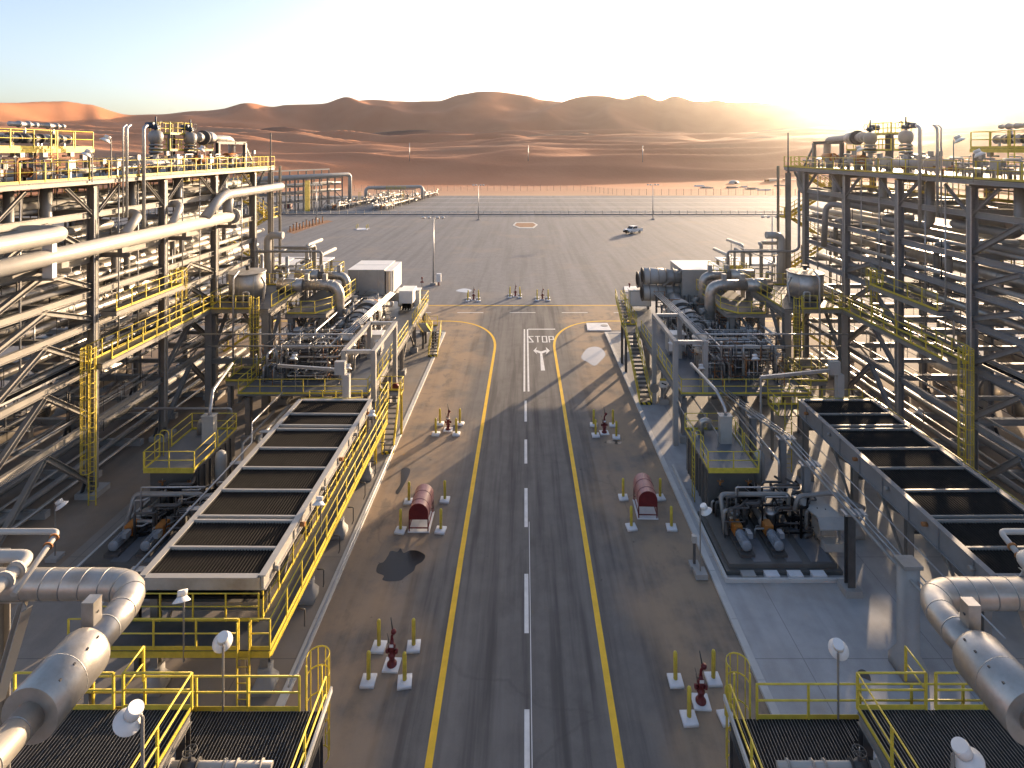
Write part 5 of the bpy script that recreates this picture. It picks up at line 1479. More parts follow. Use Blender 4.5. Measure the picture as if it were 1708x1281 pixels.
        build('pump_body', MB().lathe((mx, my + 1.75, mz), [(.15, 0), (.28, .1), (.28, .35), (.2, .45), (.2, 2.9), (.28, 3.0), (.1, 3.1)], 16, (0, 1, 0)), 'grey_pipe' if k else 'cladding', q)
        pbox('bed_plate', (mx - .38, my - .1, .55), (mx + .38, my + 3.4, .72), 'dark_steel', q)
        for yy in (my + .25, my + .85): pbox('motor_foot', (mx - .33, yy - .08, .72), (mx + .33, yy + .08, mz - .22), 'dark_steel', q)
        flanged_valve('orange_valve', ('orange-topped valve over the trench-side pump' if k == 0 else 'orange-topped valve over the inner pump') + ' on ' + far, (mx, my + 4.1, 1.7), (0, 1, 0), .13, 'dark_steel', top='orange')
    # header pipe across, drop legs
    pipe('skid_header', [V(x0 + .3, 31.0, .6), V(x0 + .3, 31.9, 2.3), V(x0 + 4.2, 31.9, 2.3), V(x0 + 4.2, 31.9, 1.6)], .13, 'grey_pipe', 'grey header pipe arching over the pump skid on ' + far, 'pipe', n=12)
    pipe('skid_header', [V(x0 + 4.3, 31.4, 1.7), V(x0 + 4.5, 31.4, 2.5), V(x0 + 6.4, 31.4, 2.7), V(x0 + 7.4, 30.0, 2.7)], .12, 'grey_pipe', 'grey pipe leaving the pump skid toward the cooler on ' + far, 'pipe', n=12)
    pipe('frame_tube', [V(x0 + 1.0, 31.4, .6), V(x0 + 1.0, 31.4, 3.0), V(x0 + 4.6, 31.4, 3.0)], .045, 'galvanised', 'thin silvery frame tube over the pump skid on ' + far, 'pipe', n=6)
    for k, dx in enumerate((1.05, 3.1)):
        q = thing('strainer', ('strainer pot beside the first pump' if k == 0 else 'strainer pot beside the second pump') + ' on ' + far, 'strainer', V(x0 + dx, 31.8, .55))
        build('pot', MB().lathe((x0 + dx, 31.8, .6), [(.12, 0), (.22, .1), (.22, .7), (.34, .72), (.34, .85), (.1, .9)], 14), 'galvanised', q)
        bar('leg', (x0 + dx, 31.8, .55), (x0 + dx, 31.8, .62), .3, .3, 'dark_steel', q, 'cyl')
    mirror_s = 1
    rr = random.Random(int(ox * 10))
    for k in range(60):
        xx = rr.uniform(x0 + .1, x0 + 5.2); yy = rr.uniform(30.6, 33.0); zz = rr.uniform(.6, 2.5)
        pts = [V(xx, yy, .58), V(xx, yy, zz), V(min(x0 + 5.4, xx + rr.uniform(.3, 1.5)), yy, zz), V(min(x0 + 5.4, xx + 1.0), min(33.6, yy + rr.uniform(.3, 1.2)), zz)]
        m = rr.choice(('dark_steel', 'dark_steel', 'black', 'dark_steel', 'grey_pipe', 'galvanised', 'black'))  # mostly dark choices put the skid's deep shade into the pipe colours
        pipe('skid_pipe', pts, rr.choice((.03, .05, .07, .1)), m, ('dark' if m in ('dark_steel', 'black') else 'grey' if m == 'grey_pipe' else 'silvery') + ' small pipe crowded behind the pumps on ' + far, 'pipe', 'skid pipes on ' + far, n=7)
    # hooded analyser shelter
    hx = x0 + 4.35
    t = thing('hooded_panel', 'instrument panel under a sloping grey hood beside the pumps on ' + far, 'panel', V(hx + .9, 30.6, 0))
    mb = MB(); zt = 2.25
    mb.poly([V(hx, 31.9, zt), V(hx + 1.5, 31.9, zt), V(hx + 1.9, 30.0, zt), V(hx + .5, 30.0, zt)])
    mb.poly([V(hx + .5, 30.0, zt), V(hx + 1.9, 30.0, zt), V(hx + 2.2, 29.5, zt - .35), V(hx + .4, 29.5, zt - .35)])
    mb.poly([V(hx + .4, 29.5, zt - .4), V(hx + 2.2, 29.5, zt - .4), V(hx + 1.9, 30.0, zt - .06), V(hx + .5, 30.0, zt - .06)])
    mb.poly([V(hx + .5, 30.0, zt - .06), V(hx + 1.9, 30.0, zt - .06), V(hx + 1.5, 31.9, zt - .06), V(hx, 31.9, zt - .06)])
    build('hood', mb, 'grey_box', t)
    for a, b in ((.6, 31.7), (1.5, 31.7), (.75, 30.1), (1.75, 30.1)): bar('post', (hx + a, b, .55), (hx + a, b, zt - .05), .08, .08, 'steel', t)
    pbox('cabinet', (hx + .7, 30.3, 1.0), (hx + 1.7, 31.0, 1.75), 'tank_skin', t); pbox('cabinet', (hx + .75, 29.7, .56), (hx + 1.75, 30.2, .99), 'grey_box', t)
    for a, b in ((.85, 30.7), (1.25, 30.6)): pbox('bolt_head', (hx + a, b, zt), (hx + a + .05, b + .05, zt + .04), 'dark_steel', t)
lube_skid(10.9, SIDE[1], True)
lube_skid(-22.6, SIDE[-1], False)

# thin lines strung from the turbine deck over the pump skid
for k, (x, z) in enumerate(((11.3, 3.3), (12.4, 3.75), (13.6, 3.55), (14.5, 3.9), (15.2, 3.4))):
    pipe('strung_line', [V(x, 41.3, z), V(x, 36.5 - k * .8, z), V(x, 36.5 - k * .8, .6)], (.04, .05, .035, .05, .07)[k], ('galvanised', 'grey_pipe')[k % 2], ORD[k] + ' thin line from the kerb strung from deck to pump skid', 'pipe', n=7)
# pipe T-posts and the lines they carry, between pump skid and blue-grey cooler
for k, (x, y, h) in enumerate(((16.1, 27.6, 4.0), (16.1, 31.9, 4.0), (16.1, 34.8, 4.0), (15.4, 37.6, 4.0))):
    t = thing('pipe_stanchion', ORD[k] + ' grey T-post from the bare apron, carrying lines past the pump skid', 'pipe support', V(x, y, .1), 'T-posts by the pump skid')
    bar('post', (x, y, .4), (x, y, h), .36, .36, 'dark_steel' if k == 0 else 'blue_steel', t, 'I')
    pbox('footing', (x - .4, y - .4, .06), (x + .4, y + .4, .45), 'concrete', t)
    pbox('cap_plate', (x - .35, y - .25, h), (x + .75, y + .25, h + .08), 'galvanised', t)
    if k == 0: bar('knee_brace', (x + .1, y, h - .9), (x + .7, y, h - .05), .08, .08, 'blue_steel', t)
for k, (dx, r) in enumerate(((-.1, .07), (.25, .035), (.5, .03))):
    pipe('tee_post_line', [V(16.1 + dx, 20.0, 4.1 + r), V(16.1 + dx, 35.0, 4.1 + r), V(15.2 + dx, 38.5, 4.1 + r), V(14.6 + dx, 41.5, 4.1 + r)], r, 'grey_pipe' if k == 0 else 'galvanised', ('stout grey', 'thin silvery', 'thinnest silvery')[k] + ' line on the T-posts past the pump skid', 'pipe', n=8)
for k in range(3):
    pipe('cooler_conduit', [V(18.1 - k * .12, 21, 3.6 + k * .12), V(18.1 - k * .12, 38, 3.6 + k * .12)], .03, 'galvanised', ORD[k] + ' long conduit out from the blue-grey cooler side plate', 'conduit', n=6)
# tapered concrete post under the big elbow
t = thing('concrete_post', 'tall concrete post with flared foot on the bare apron', 'pipe support', V(16.1, 23.4, .1))
build('shaft', MB().lathe((16.1, 23.4, .1), [(.72, 0), (.72, .45), (.42, .95), (.42, 4.6)], 4), 'concrete', t)
pbox('cap', (15.7, 23.05, 4.6), (16.5, 23.75, 4.75), 'grey_pipe', t)
bar('drain_cover', gp(1441, 1130, .101), gp(1441, 1130, .12), .5, .5, 'dark_steel', t, 'drum')
# pipes beside the outer edge of the cream cooler
for k, (x, r, z) in enumerate(((-15.9, .13, 3.4), (-16.4, .05, 4.4), (-17.0, .09, 3.0))):
    pipe('cooler_pipe', [V(x, 21, z), V(x, 33.5, z), V(x - 1.2, 36.0, z), V(x - 1.2, 40.5, z)], r, ('grey_pipe', 'galvanised', 'grey_pipe')[k], ('stout grey pipe', 'thin high conduit', 'slim grey pipe')[k] + ' running along the outer edge of the cream cooler', 'pipe', n=9)
for k, y in enumerate((23.5, 27.5, 31.5, 35.0)):
    t = thing('pipe_stanchion', ORD[k] + ' small pipe stand from the front platform beside the cream cooler', 'pipe support', V(-16.4, y, .1), 'pipe stands by the cream cooler')
    bar('post', (-16.3, y, .1), (-16.3, y, 4.3), .2, .2, 'dark_steel', t, 'I'); pbox('arm', (-17.2, y - .08, 2.8), (-15.7, y + .08, 2.9), 'steel', t); pbox('cap_plate', (-16.6, y - .15, 4.3), (-16.0, y + .15, 4.35), 'galvanised', t)
pipe('clad_elbow', [V(-19.4, 40.5, 1.0), V(-17.3, 40.2, 1.2), V(-16.4, 42.5, 1.6)], .3, 'cladding', 'thick clad elbow lying low behind the lube module on the white-box side', 'pipe', n=16)
pipe('clad_elbow', [V(-28, 39.9, 3.5), V(-21.0, 39.9, 3.5), V(-20.8, 39.9, 1.2)], .08, 'galvanised', 'thin level line from rack to lube module on the white-box side', 'pipe', n=8)

# ------------------------------------------------------------------ near platforms with bar grating, and the fat clad pipes above them
def near_platform(s):
    off = 0.0; far = SIDE[s]
    X = lambda v: s * v
    z = 4.0; yf = 17.9 if s < 0 else 17.64; xe = 6.38 if s < 0 else 6.5
    t = thing('grating_platform', 'low platform of open bar grating with caged ladder over the verge on ' + far, 'platform', V(X(10), 14, z))
    def grid(x0, x1, y0, y1, zz, name, par):
        mb = MB(); x = x0
        while x <= x1: mb.box((X(x) - .006, y0, zz - .012), (X(x) + .006, y1, zz)); x += .1
        build('cross_rods', mb, 'grate_bar', par, 'stuff')
        mb = MB(); y = y0
        while y <= y1: mb.box((X(x0), y - .0025, zz - .045), (X(x1), y + .0025, zz - .001)); y += .034
        return build(name, mb, 'bearing_bar', par, 'stuff')
    grid(xe, 10.05, 11.0, yf, z, 'bar_grating', t)
    grid(10.05, 15.5, 16.98, yf, z, 'bar_grating', t)
    for x in (xe + .02, 8.3, 10.2, 12.9, 15.5): bar('joist', (X(x), 11, z - .2), (X(x), yf - .06, z - .2), .14, .3, 'dark_steel', t, 'I')
    for y in (11, 14.4, yf - .03): bar('beam', (X(xe + .05), y, z - .2), (X(15.5), y, z - .2), .14, .3, 'dark_steel', t, 'I')
    for x, y in ((xe + .12, 17.4), (xe + .12, 11.5), (15.0, 17.4), (15.0, 11.5)): bar('leg', (X(x), y, 0), (X(x), y, z - .36), .32, .32, 'dark_steel', t, 'I')
    handrail([V(X(xe + .85), yf, z), V(X(15.5), yf, z)], t, 1.1, 1.55, r=.03)
    handrail([V(X(xe), 11, z), V(X(xe), yf - .02, z)], t, 1.1, 1.6, r=.03)
    ladder((X(xe + .42), yf + .1, .12), z, (0, 1, 0), t, 1.9, .5, 1.35)
    bar('kick_channel', (X(xe - .06), 12, z - .03), (X(xe - .06), yf + .35, z + .35), .06, .2, 'kerb_white', t)
    # higher inner platform
    z2 = 5.0; yf2 = 16.95; xi = 10.12
    t = thing('grating_platform', 'higher inner platform of open bar grating below the fat clad pipe on ' + far, 'platform', V(X(12), 13, z2))
    grid(xi, 15.5, 9.0, yf2, z2, 'bar_grating', t)
    for x in (xi + .03, 12.8, 15.5): bar('joist', (X(x), 9, z2 - .2), (X(x), yf2 - .05, z2 - .2), .14, .3, 'steel', t, 'I')
    for y in (9, 13, yf2 - .03): bar('beam', (X(xi + .05), y, z2 - .22), (X(15.5), y, z2 - .22), .14, .3, 'dark_steel', t, 'I')
    for x, y in ((xi + .1, 16.7), (15.2, 16.7), (xi + .1, 9.5), (15.2, 9.5)): bar('leg', (X(x), y, 0), (X(x), y, z2 - .36), .28, .28, 'dark_steel', t, 'I')
    handrail([V(X(xi), 9, z2), V(X(xi), yf2, z2), V(X(12.2), yf2, z2)], t, 1.1, 1.5, r=.03)
    handrail([V(X(12.5), yf2, z2), V(X(15.5), yf2, z2)], t, 1.1, 1.5, r=.03)
    handrail([V(X(12.2), yf2, z2), V(X(12.2), yf2 + .9, z2)], t, 1.1, .9, False, r=.03)
    # valve line lying on the low grating
    yv = 15.9; zv = 4.45
    t = pipe('valve_line', [V(X(7.2), yv, zv), V(X(11.0), yv, zv)], .1, 'white_pipe', 'white flanged line lying on the low grating on ' + far, 'pipe', n=14, flanges=(.3, 1.0, 1.35, 2.9), band_mat='white_pipe')
    flanged_valve('gate_valve', 'dark handwheel valve on the low grating line, ' + far, (X(9.55), yv, zv), (1, 0, 0), .12, 'dark_steel')
    for x in (7.6, 10.6):
        q = thing('pipe_stand', 'short stand under the low grating line, ' + ('ladder end' if x < 9 else 'inner end') + ', ' + far, 'pipe support', V(X(x), yv, z)); bar('post', (X(x), yv, z), (X(x), yv, zv - .05), .1, .1, 'galvanised', q); pbox('foot', (X(x) - .12, yv - .12, z), (X(x) + .12, yv + .12, z + .02), 'galvanised', q)
    # fat clad pipe with a sleeve
    px, pz, pe = (8.3, 12.5, 12.2) if s < 0 else (8.55, 12.45, 12.0)
    t = pipe('clad_pipe', [V(X(22), pe, pz), V(X(px), pe, pz), V(X(px), 10.5, pz)], .295, 'cladding', 'fat silver clad pipe sweeping round an elbow above the grating on ' + far, 'pipe', bend=3.0, n=40, bands=.42, band_mat='galvanised')
    t = thing('pipe_sleeve', 'thick silver insulation sleeve on the fat clad pipe, ' + far, 'sleeve', V(X(px), 10, pz))
    build('jacket', MB().lathe((X(px), 9.35, pz), [(.26, 0), (.48, .0), (.48, 1.15), (.45, 1.22), (.32, 1.28)], 40, (0, 1, 0)), 'cladding', t)
    bar('seam', (X(px), 9.97, pz), (X(px), 9.99, pz), 0.964, 0.964, 'galvanised', t, 'drum')
    for y in (9.6, 9.9, 10.2, 10.45): pbox('rivet', (X(px) - s * .30 - .02, y - .02, pz + .36), (X(px) - s * .30 + .02, y + .02, pz + .385), 'dark_steel', t)
    pipe('clad_pipe', [V(X(px), 9.4, pz), V(X(px), 2.0, pz)], .25, 'cladding', 'slimmer clad pipe leaving the thick sleeve on ' + far, 'pipe', n=32, bands=.5, band_mat='galvanised')
    t = thing('tag_box', 'small silver box standing on the fat clad pipe, ' + far, 'box', V(X(px + .1), 10.9, pz + .3))
    pbox('cabinet', (X(px + .02), 10.76, pz + .27), (X(px + .26), 10.98, pz + .75), 'cladding', t); pbox('strap', (X(px), 10.84, pz + .5), (X(px + .28), 10.88, pz + .53), 'dark_steel', t)
    q = thing('pipe_bent', 'steel trestle carrying the fat clad pipe beside the grating on ' + far, 'pipe support', V(X(12.5), 12.2, 0))
    for x in (11.9, 15.5): bar('post', (X(x), 12.6, 0), (X(x), 12.6, 12.9), .3, .3, 'steel', q, 'I')
    bar('cap_beam', (X(11.2), 12.6, 12.0), (X(16), 12.6, 12.0), .25, .3, 'white_pipe', q, 'I')
    bar('raker', (X(10.75), 12.0, 12.2), (X(11.9), 12.6, 9.6), .2, .2, 'white_pipe', q, 'I')
    bar('raker', (X(10.8), 12.15, 12.75), (X(13.6), 12.15, 11.0), .2, .2, 'white_pipe', q, 'I')
    bar('arm', (X(9.3), 12.6, 12.02), (X(11.2), 12.6, 12.02), .16, .16, 'white_pipe', q, 'I')
    # small white lines above
    pipe('branch_line', [V(X(15), 12.2, 13.65), V(X(10.2 if s < 0 else 10.4), 12.2, 13.65), V(X(10.0 if s < 0 else 10.3), 10.9, 13.3)], .06, 'white_pipe', 'thin white line with rusty flange above the fat clad pipe, ' + far, 'pipe', n=12, flanges=(4.9, 5.1), band_mat='rust')
    pipe('branch_line', [V(X(15), 11.6, 13.55), V(X(10.25), 11.6, 13.55), V(X(10.25), 9.6, 13.4)], .12, 'white_pipe', 'white line with flanged joint above the fat clad pipe, ' + far, 'pipe', n=16, flanges=(5.0, 5.25), band_mat='white_pipe')
    pipe('branch_line', [V(X(15), 11.2, 13.3), V(X(10.55), 11.2, 13.3), V(X(10.55), 9.2, 13.1)], .1, 'white_pipe', 'lower white line beside the flanged joint, ' + far, 'pipe', n=16)
    # lamps
    if s < 0:
        lamp('platform_lamp', 'white dish lamp on the low grating rail, ' + far, gp(372, 1185, z), 6.1, (-.3, .5, 0), .5)
        lamp('platform_lamp', 'large-looking white dish lamp on a tall post through the inner grating, ' + far, V(-7.95, 11.6, 4.0), 10.25, (-1, -.1, 0), .48)
    else:
        lamp('platform_lamp', 'white dish lamp on the low grating rail, ' + far, gp(1398, 1199, z), 6.1, (.3, .5, 0), .5)
        lamp('platform_lamp', 'large-looking white dish lamp on a tall post through the inner grating, ' + far, V(8.6, 11.2, 4.0), 9.9, (1, -.2, 0), .48)
for s in (-1, 1): near_platform(s)

# ------------------------------------------------------------------ hydrants, hose reels, bollards
def copy_tree(src, loc, rz, label, group):
    r = src.copy(); COL.objects.link(r); r.location = loc; r.rotation_euler = (0, 0, rz)
    r['label'] = label; r['group'] = group
    for ch in src.children:
        c = ch.copy(); COL.objects.link(c); c.parent = r
        for g in ch.children:
            d = g.copy(); COL.objects.link(d); d.parent = c
    return r
def proto_bollard():
    t = thing('bollard', '', 'bollard')
    build('block', MB().lathe((0, 0, 0), [(.41, -.02), (.41, .1), (.39, .115), (.16, .15)], 4), 'block_white', t)
    build('tube', MB().lathe((0, 0, 0), [(.085, .14), (.085, 1.2), (.06, 1.26), (.02, 1.285)], 14), 'yellow', t)
    return t
def proto_hydrant():
    t = thing('fire_hydrant', '', 'hydrant')
    build('pad', MB().box((-.42, -.42, -.02), (.42, .42, .07)), 'block_white', t)
    build('barrel', MB().lathe((0, 0, 0), [(.26, .07), (.26, .14), (.15, .17), (.15, .55), (.2, .58), (.2, .66), (.14, .7), (.14, 1.05), (.2, 1.08), (.2, 1.15), (.1, 1.2), (.1, 1.5)], 16), 'red', t)
    for d in (-1, 1):
        build('outlet', MB().lathe((0, 0, .85), [(.09, 0), (.09, .2), (.13, .2), (.13, .3), (.05, .33)], 12, (d, 0, 0)), 'red', t)
    build('monitor_bend', MB().tube(rounded([V(0, 0, 1.45), V(0, 0, 1.75), V(.14, -.05, 1.95), V(.1, -.1, 2.15)], .2), .07, 10), 'red', t)
    build('monitor_ball', MB().lathe((.12, -.1, 2.05), [(.05, -.13), (.12, -.08), (.15, 0), (.12, .08), (.05, .13)], 14, (0, 1, 0)), 'red', t)
    build('nozzle', MB().tube([V(.05, -.05, 2.1), V(-.06, .02, 2.75)], [.04, .025], 8), 'dark_steel', t)
    mb = MB().torus((-.2, .02, 1.35), .12, .015, (1, 0, 0), 14, 5); mb.tube([V(-.1, 0, 1.3), V(-.2, .02, 1.35)], .02, 6); mb.tube([V(-.15, .05, 1.3), V(-.28, .05, 1.8)], .015, 5)
    build('hand_wheel', mb, 'dark_steel', t)
    build('id_plate', MB().box((-.1, -.175, 1.2), (.12, -.165, 1.36)), 'block_white', t)
    return t
def proto_reel():
    t = thing('hose_reel', '', 'hose reel')
    build('pad', MB().box((-.62, -.9, -.02), (.62, .9, .06)), 'block_white', t)
    mb = MB(); n = 16; pts = []
    for k in range(n + 1):
        a = math.pi * k / n; pts.append((math.cos(a) * .56, math.sin(a) * .56 + 1.15))
    pts = [(.56, .78)] + pts + [(-.56, .78)]
    for (x0, z0), (x1, z1) in zip(pts, pts[1:]):
        mb.quad(V(x0, -.95, z0), V(x1, -.95, z1), V(x1, .95, z1), V(x0, .95, z0)); mb.sm[-1] = True
    build('hood', mb, 'red_sky_sheen', t)
    for y in (-.95, .95):
        build('end_panel', MB().poly([V(x * .995, y * .995, z) for x, z in pts]), 'red', t)
    for y in (-.5, .3): 
        build('hood_seam', MB().tube([V(x * 1.01, y, (z - 1.15) * 1.01 + 1.15) for x, z in pts], .012, 4), 'red', t)
    mb = MB()
    for x in (-.54, .54):
        for y in (-.86, .86): mb.bar(V(x, y, .06), V(x, y, .8), .06)
        mb.bar(V(x, -.86, .25), V(x, .86, .25), .05)
    for y in (-.86, .86): mb.bar(V(-.54, y, .25), V(.54, y, .25), .05); mb.bar(V(-.54, y, .77), V(.54, y, .77), .05)
    build('stand', mb, 'red', t)
    build('hose_drum', MB().lathe((0, 0, 1.05), [(.2, -.6), (.46, -.6), (.46, -.55), (.38, -.5), (.38, .5), (.46, .55), (.46, .6), (.2, .6)], 20, (0, 1, 0)), 'red', t)
    return t
PB, PH, PR = proto_bollard(), proto_hydrant(), proto_reel()
for ch in PH.children: ch.scale = (.8, .8, .74)
used = set()
def place(proto, loc, rz, label, group):
    if proto not in used:
        used.add(proto); proto.location = loc; proto.rotation_euler = (0, 0, rz); proto['label'] = label; proto['group'] = group
        return proto
    return copy_tree(proto, loc, rz, label, group)
STATIONS = [
    ('h', (747.5, 717), [(734, 708), (767, 708), (727, 725), (761, 725)], 'the hydrant by the cream cooler stair'),
    ('h', (1008, 722), [(990, 709.6), (1022.5, 710), (993.6, 727), (1028, 730)], 'the hydrant by the striped long stair'),
    ('h', (653.7, 1110), [(632, 1081), (690, 1080), (614.6, 1137.6), (675, 1139)], 'the hydrant near the white-box side grating'),
    ('h', (1169, 1171.6), [(1126.7, 1137.6), (1189.7, 1135), (1149.4, 1200.5), (1212, 1199)], 'the hydrant near the three-drum side grating'),
    ('r', (703, 871), [(682, 837.7), (742, 835), (668, 886), (735, 885.6)], 'the hose reel beside the dark puddle'),
    ('r', (1076, 850), [(1039.6, 831), (1100.8, 831), (1053, 880.5), (1120, 881)], 'the hose reel beside the pump skid kerb'),
    ('h', (790, 500), [(781, 498), (798, 498), (780, 502.5), (798.5, 502.5)], 'the far hydrant before the white filter box'),
    ('h', (859.6, 494), [(851, 492), (867, 492), (850.5, 496.5), (867.8, 496.5)], 'the middle hydrant across the junction'),
    ('h', (905, 499.5), [(896, 497), (914, 497), (896, 501.5), (914.5, 501.5)], 'the hydrant straight beyond the stop line'),
]
for kind, c, bs, what in STATIONS:
    p = gp(*c)
    if kind == 'h': place(PH, p, R.uniform(-.06, .06), 'red fire hydrant with monitor nozzle, ' + what.replace('the ', '', 1).replace('far hydrant ', '').replace('middle hydrant ', '').replace('hydrant ', ''), 'red fire hydrants')
    else: place(PR, p, R.uniform(-.06, .06), 'red hooded ' + what.replace('the ', '', 1), 'red hose reels')
    for b in bs:
        o = place(PB, gp(*b), R.uniform(-.15, .15), 'yellow bollard on a white block guarding ' + what, 'yellow bollards')
        o.rotation_euler = (R.uniform(-.015, .015), R.uniform(-.015, .015), R.uniform(-.15, .15))
# monitors on the far verge near each deck corner
for px, py, w in ((704, 500, 'white-box'), (1050, 512, 'three-drum')):
    p = gp(px, py); t = thing('monitor_post', 'red-topped fire monitor on a thin post by the %s deck' % w, 'fire monitor', p)
    bar('post', p, p + V(0, 0, 2.6), .12, .12, 'steel', t, 'cyl'); bar('head', p + V(-.25, 0, 2.6), p + V(.25, 0, 2.6), .2, .2, 'red', t, 'cyl'); bar('nozzle', p + V(0, 0, 2.65), p + V(0, 0, 3.2), .16, .16, 'red', t, 'cyl'); bar('cap', p + V(0, 0, 3.15), p + V(0, 0, 3.35), .3, .3, 'red', t, 'cyl')

# ground lamps and posts
for (bx, by), hz, arm, lab in (((92, 935), 3.0, (1, .3, 0), 'white dish lamp standing on the sandy floor beside the tall caged ladder'),
                               ((1168, 961), 3.5, (1, -.2, 0), 'white dish lamp standing at the kerb beside the pump skid'),
                               ((1540, 735), 2.2, (-1, .2, 0), 'white dish lamp on the floor behind the blue-grey cooler')):
    p = gp(bx, by); q = lamp('ground_lamp', lab, p + V(0, 0, .1), hz, arm, .52)
    pbox('footing', p + V(-.3, -.3, .02), p + V(.3, .3, .28), 'concrete', q)
p = gp(1158, 945); t = thing('call_point', 'short dark call-point post at the kerb beside the pump skid lamp', 'post', p)
bar('post', p, p + V(0, 0, 1.4), .12, .12, 'dark_steel', t); pbox('cabinet', p + V(-.12, -.12, 1.3), p + V(.12, .1, 1.65), 'grey_box', t); pbox('footing', p + V(-.25, -.25, -.02), p + V(.25, .25, .18), 'concrete', t)
t = thing('warning_sign', 'small white and yellow sign on a post beside the striped stair', 'sign', V(11.9, 48.0, .1))
bar('post', (11.95, 47.9, .1), (11.95, 47.9, 2.6), .1, .1, 'galvanised', t); pbox('board', (11.6, 47.82, 1.6), (12.3, 47.84, 2.4), 'white_paint', t); pbox('header', (11.6, 47.81, 2.2), (12.3, 47.819, 2.4), 'yellow', t); bar('arrow', (11.75, 47.815, 2.0), (12.15, 47.815, 1.85), .004, .1, 'black', t)

# ------------------------------------------------------------------ far yard: light masts, pickup, barrier, fence
def light_mast(p, h, lab):
    t = thing('light_mast', lab, 'light mast', p, 'yard light masts')
    build('pole', MB().tube([p, p + V(0, 0, h)], [.16, .08], 10), 'galvanised', t)
    bar('cross_arm', p + V(-1.5, 0, h), p + V(1.5, 0, h), .07, .07, 'galvanised', t)
    for x in (-1.6, -.7, .7, 1.6):
        build('lamp_head', MB().lathe(p + V(x, -.15, h + .12), [(.12, 0), (.3, .1), (.32, .25), (.1, .3)], 12, (0, -.5, -.85)), 'lamp_white', t)
    pbox('footing', p + V(-.45, -.45, -.05), p + V(.45, .45, .35), 'concrete', t)
light_mast(gp(723, 475), 11.0, 'tall light mast with four heads behind the white filter box')
light_mast(gp(1288, 472), 11.0, 'tall light mast with four heads beyond the three drums')
light_mast(gp(798, 367), 11.0, 'light mast at the barrier behind the sand pit')
light_mast(gp(1089, 366), 11.0, 'light mast at the barrier near the pickup')
light_mast(gp(528, 366), 11.0, 'light mast at the barrier by the brown pipe stubs')
p = gp(732, 476); t = thing('hydrant_cabinet', 'small white hose cabinet at the foot of the light mast', 'cabinet', p)
pbox('cabinet', p + V(-.35, -.3, .6), p + V(.35, .3, 1.9), 'lamp_white', t); pbox('leg', p + V(-.1, -.1, 0), p + V(.1, .1, .6), 'red', t)
for px, py, h, w in ((683, 274, 14, 'west of the tracks'), (881, 272, 12, 'amid the red sand'), (1072, 273, 13, 'near the long dune spur')):
    d = 430.0; x = (px - VX) * d / FPX; z0 = terrain_h(x, d)[0]
    t = single('power_pole', MB().tube([V(x, d, z0 - .5), V(x, d, z0 + h)], .22, 8), 'galvanised', 'thin pale pole standing in the sand ' + w, 'pole', None, (x, d, z0))

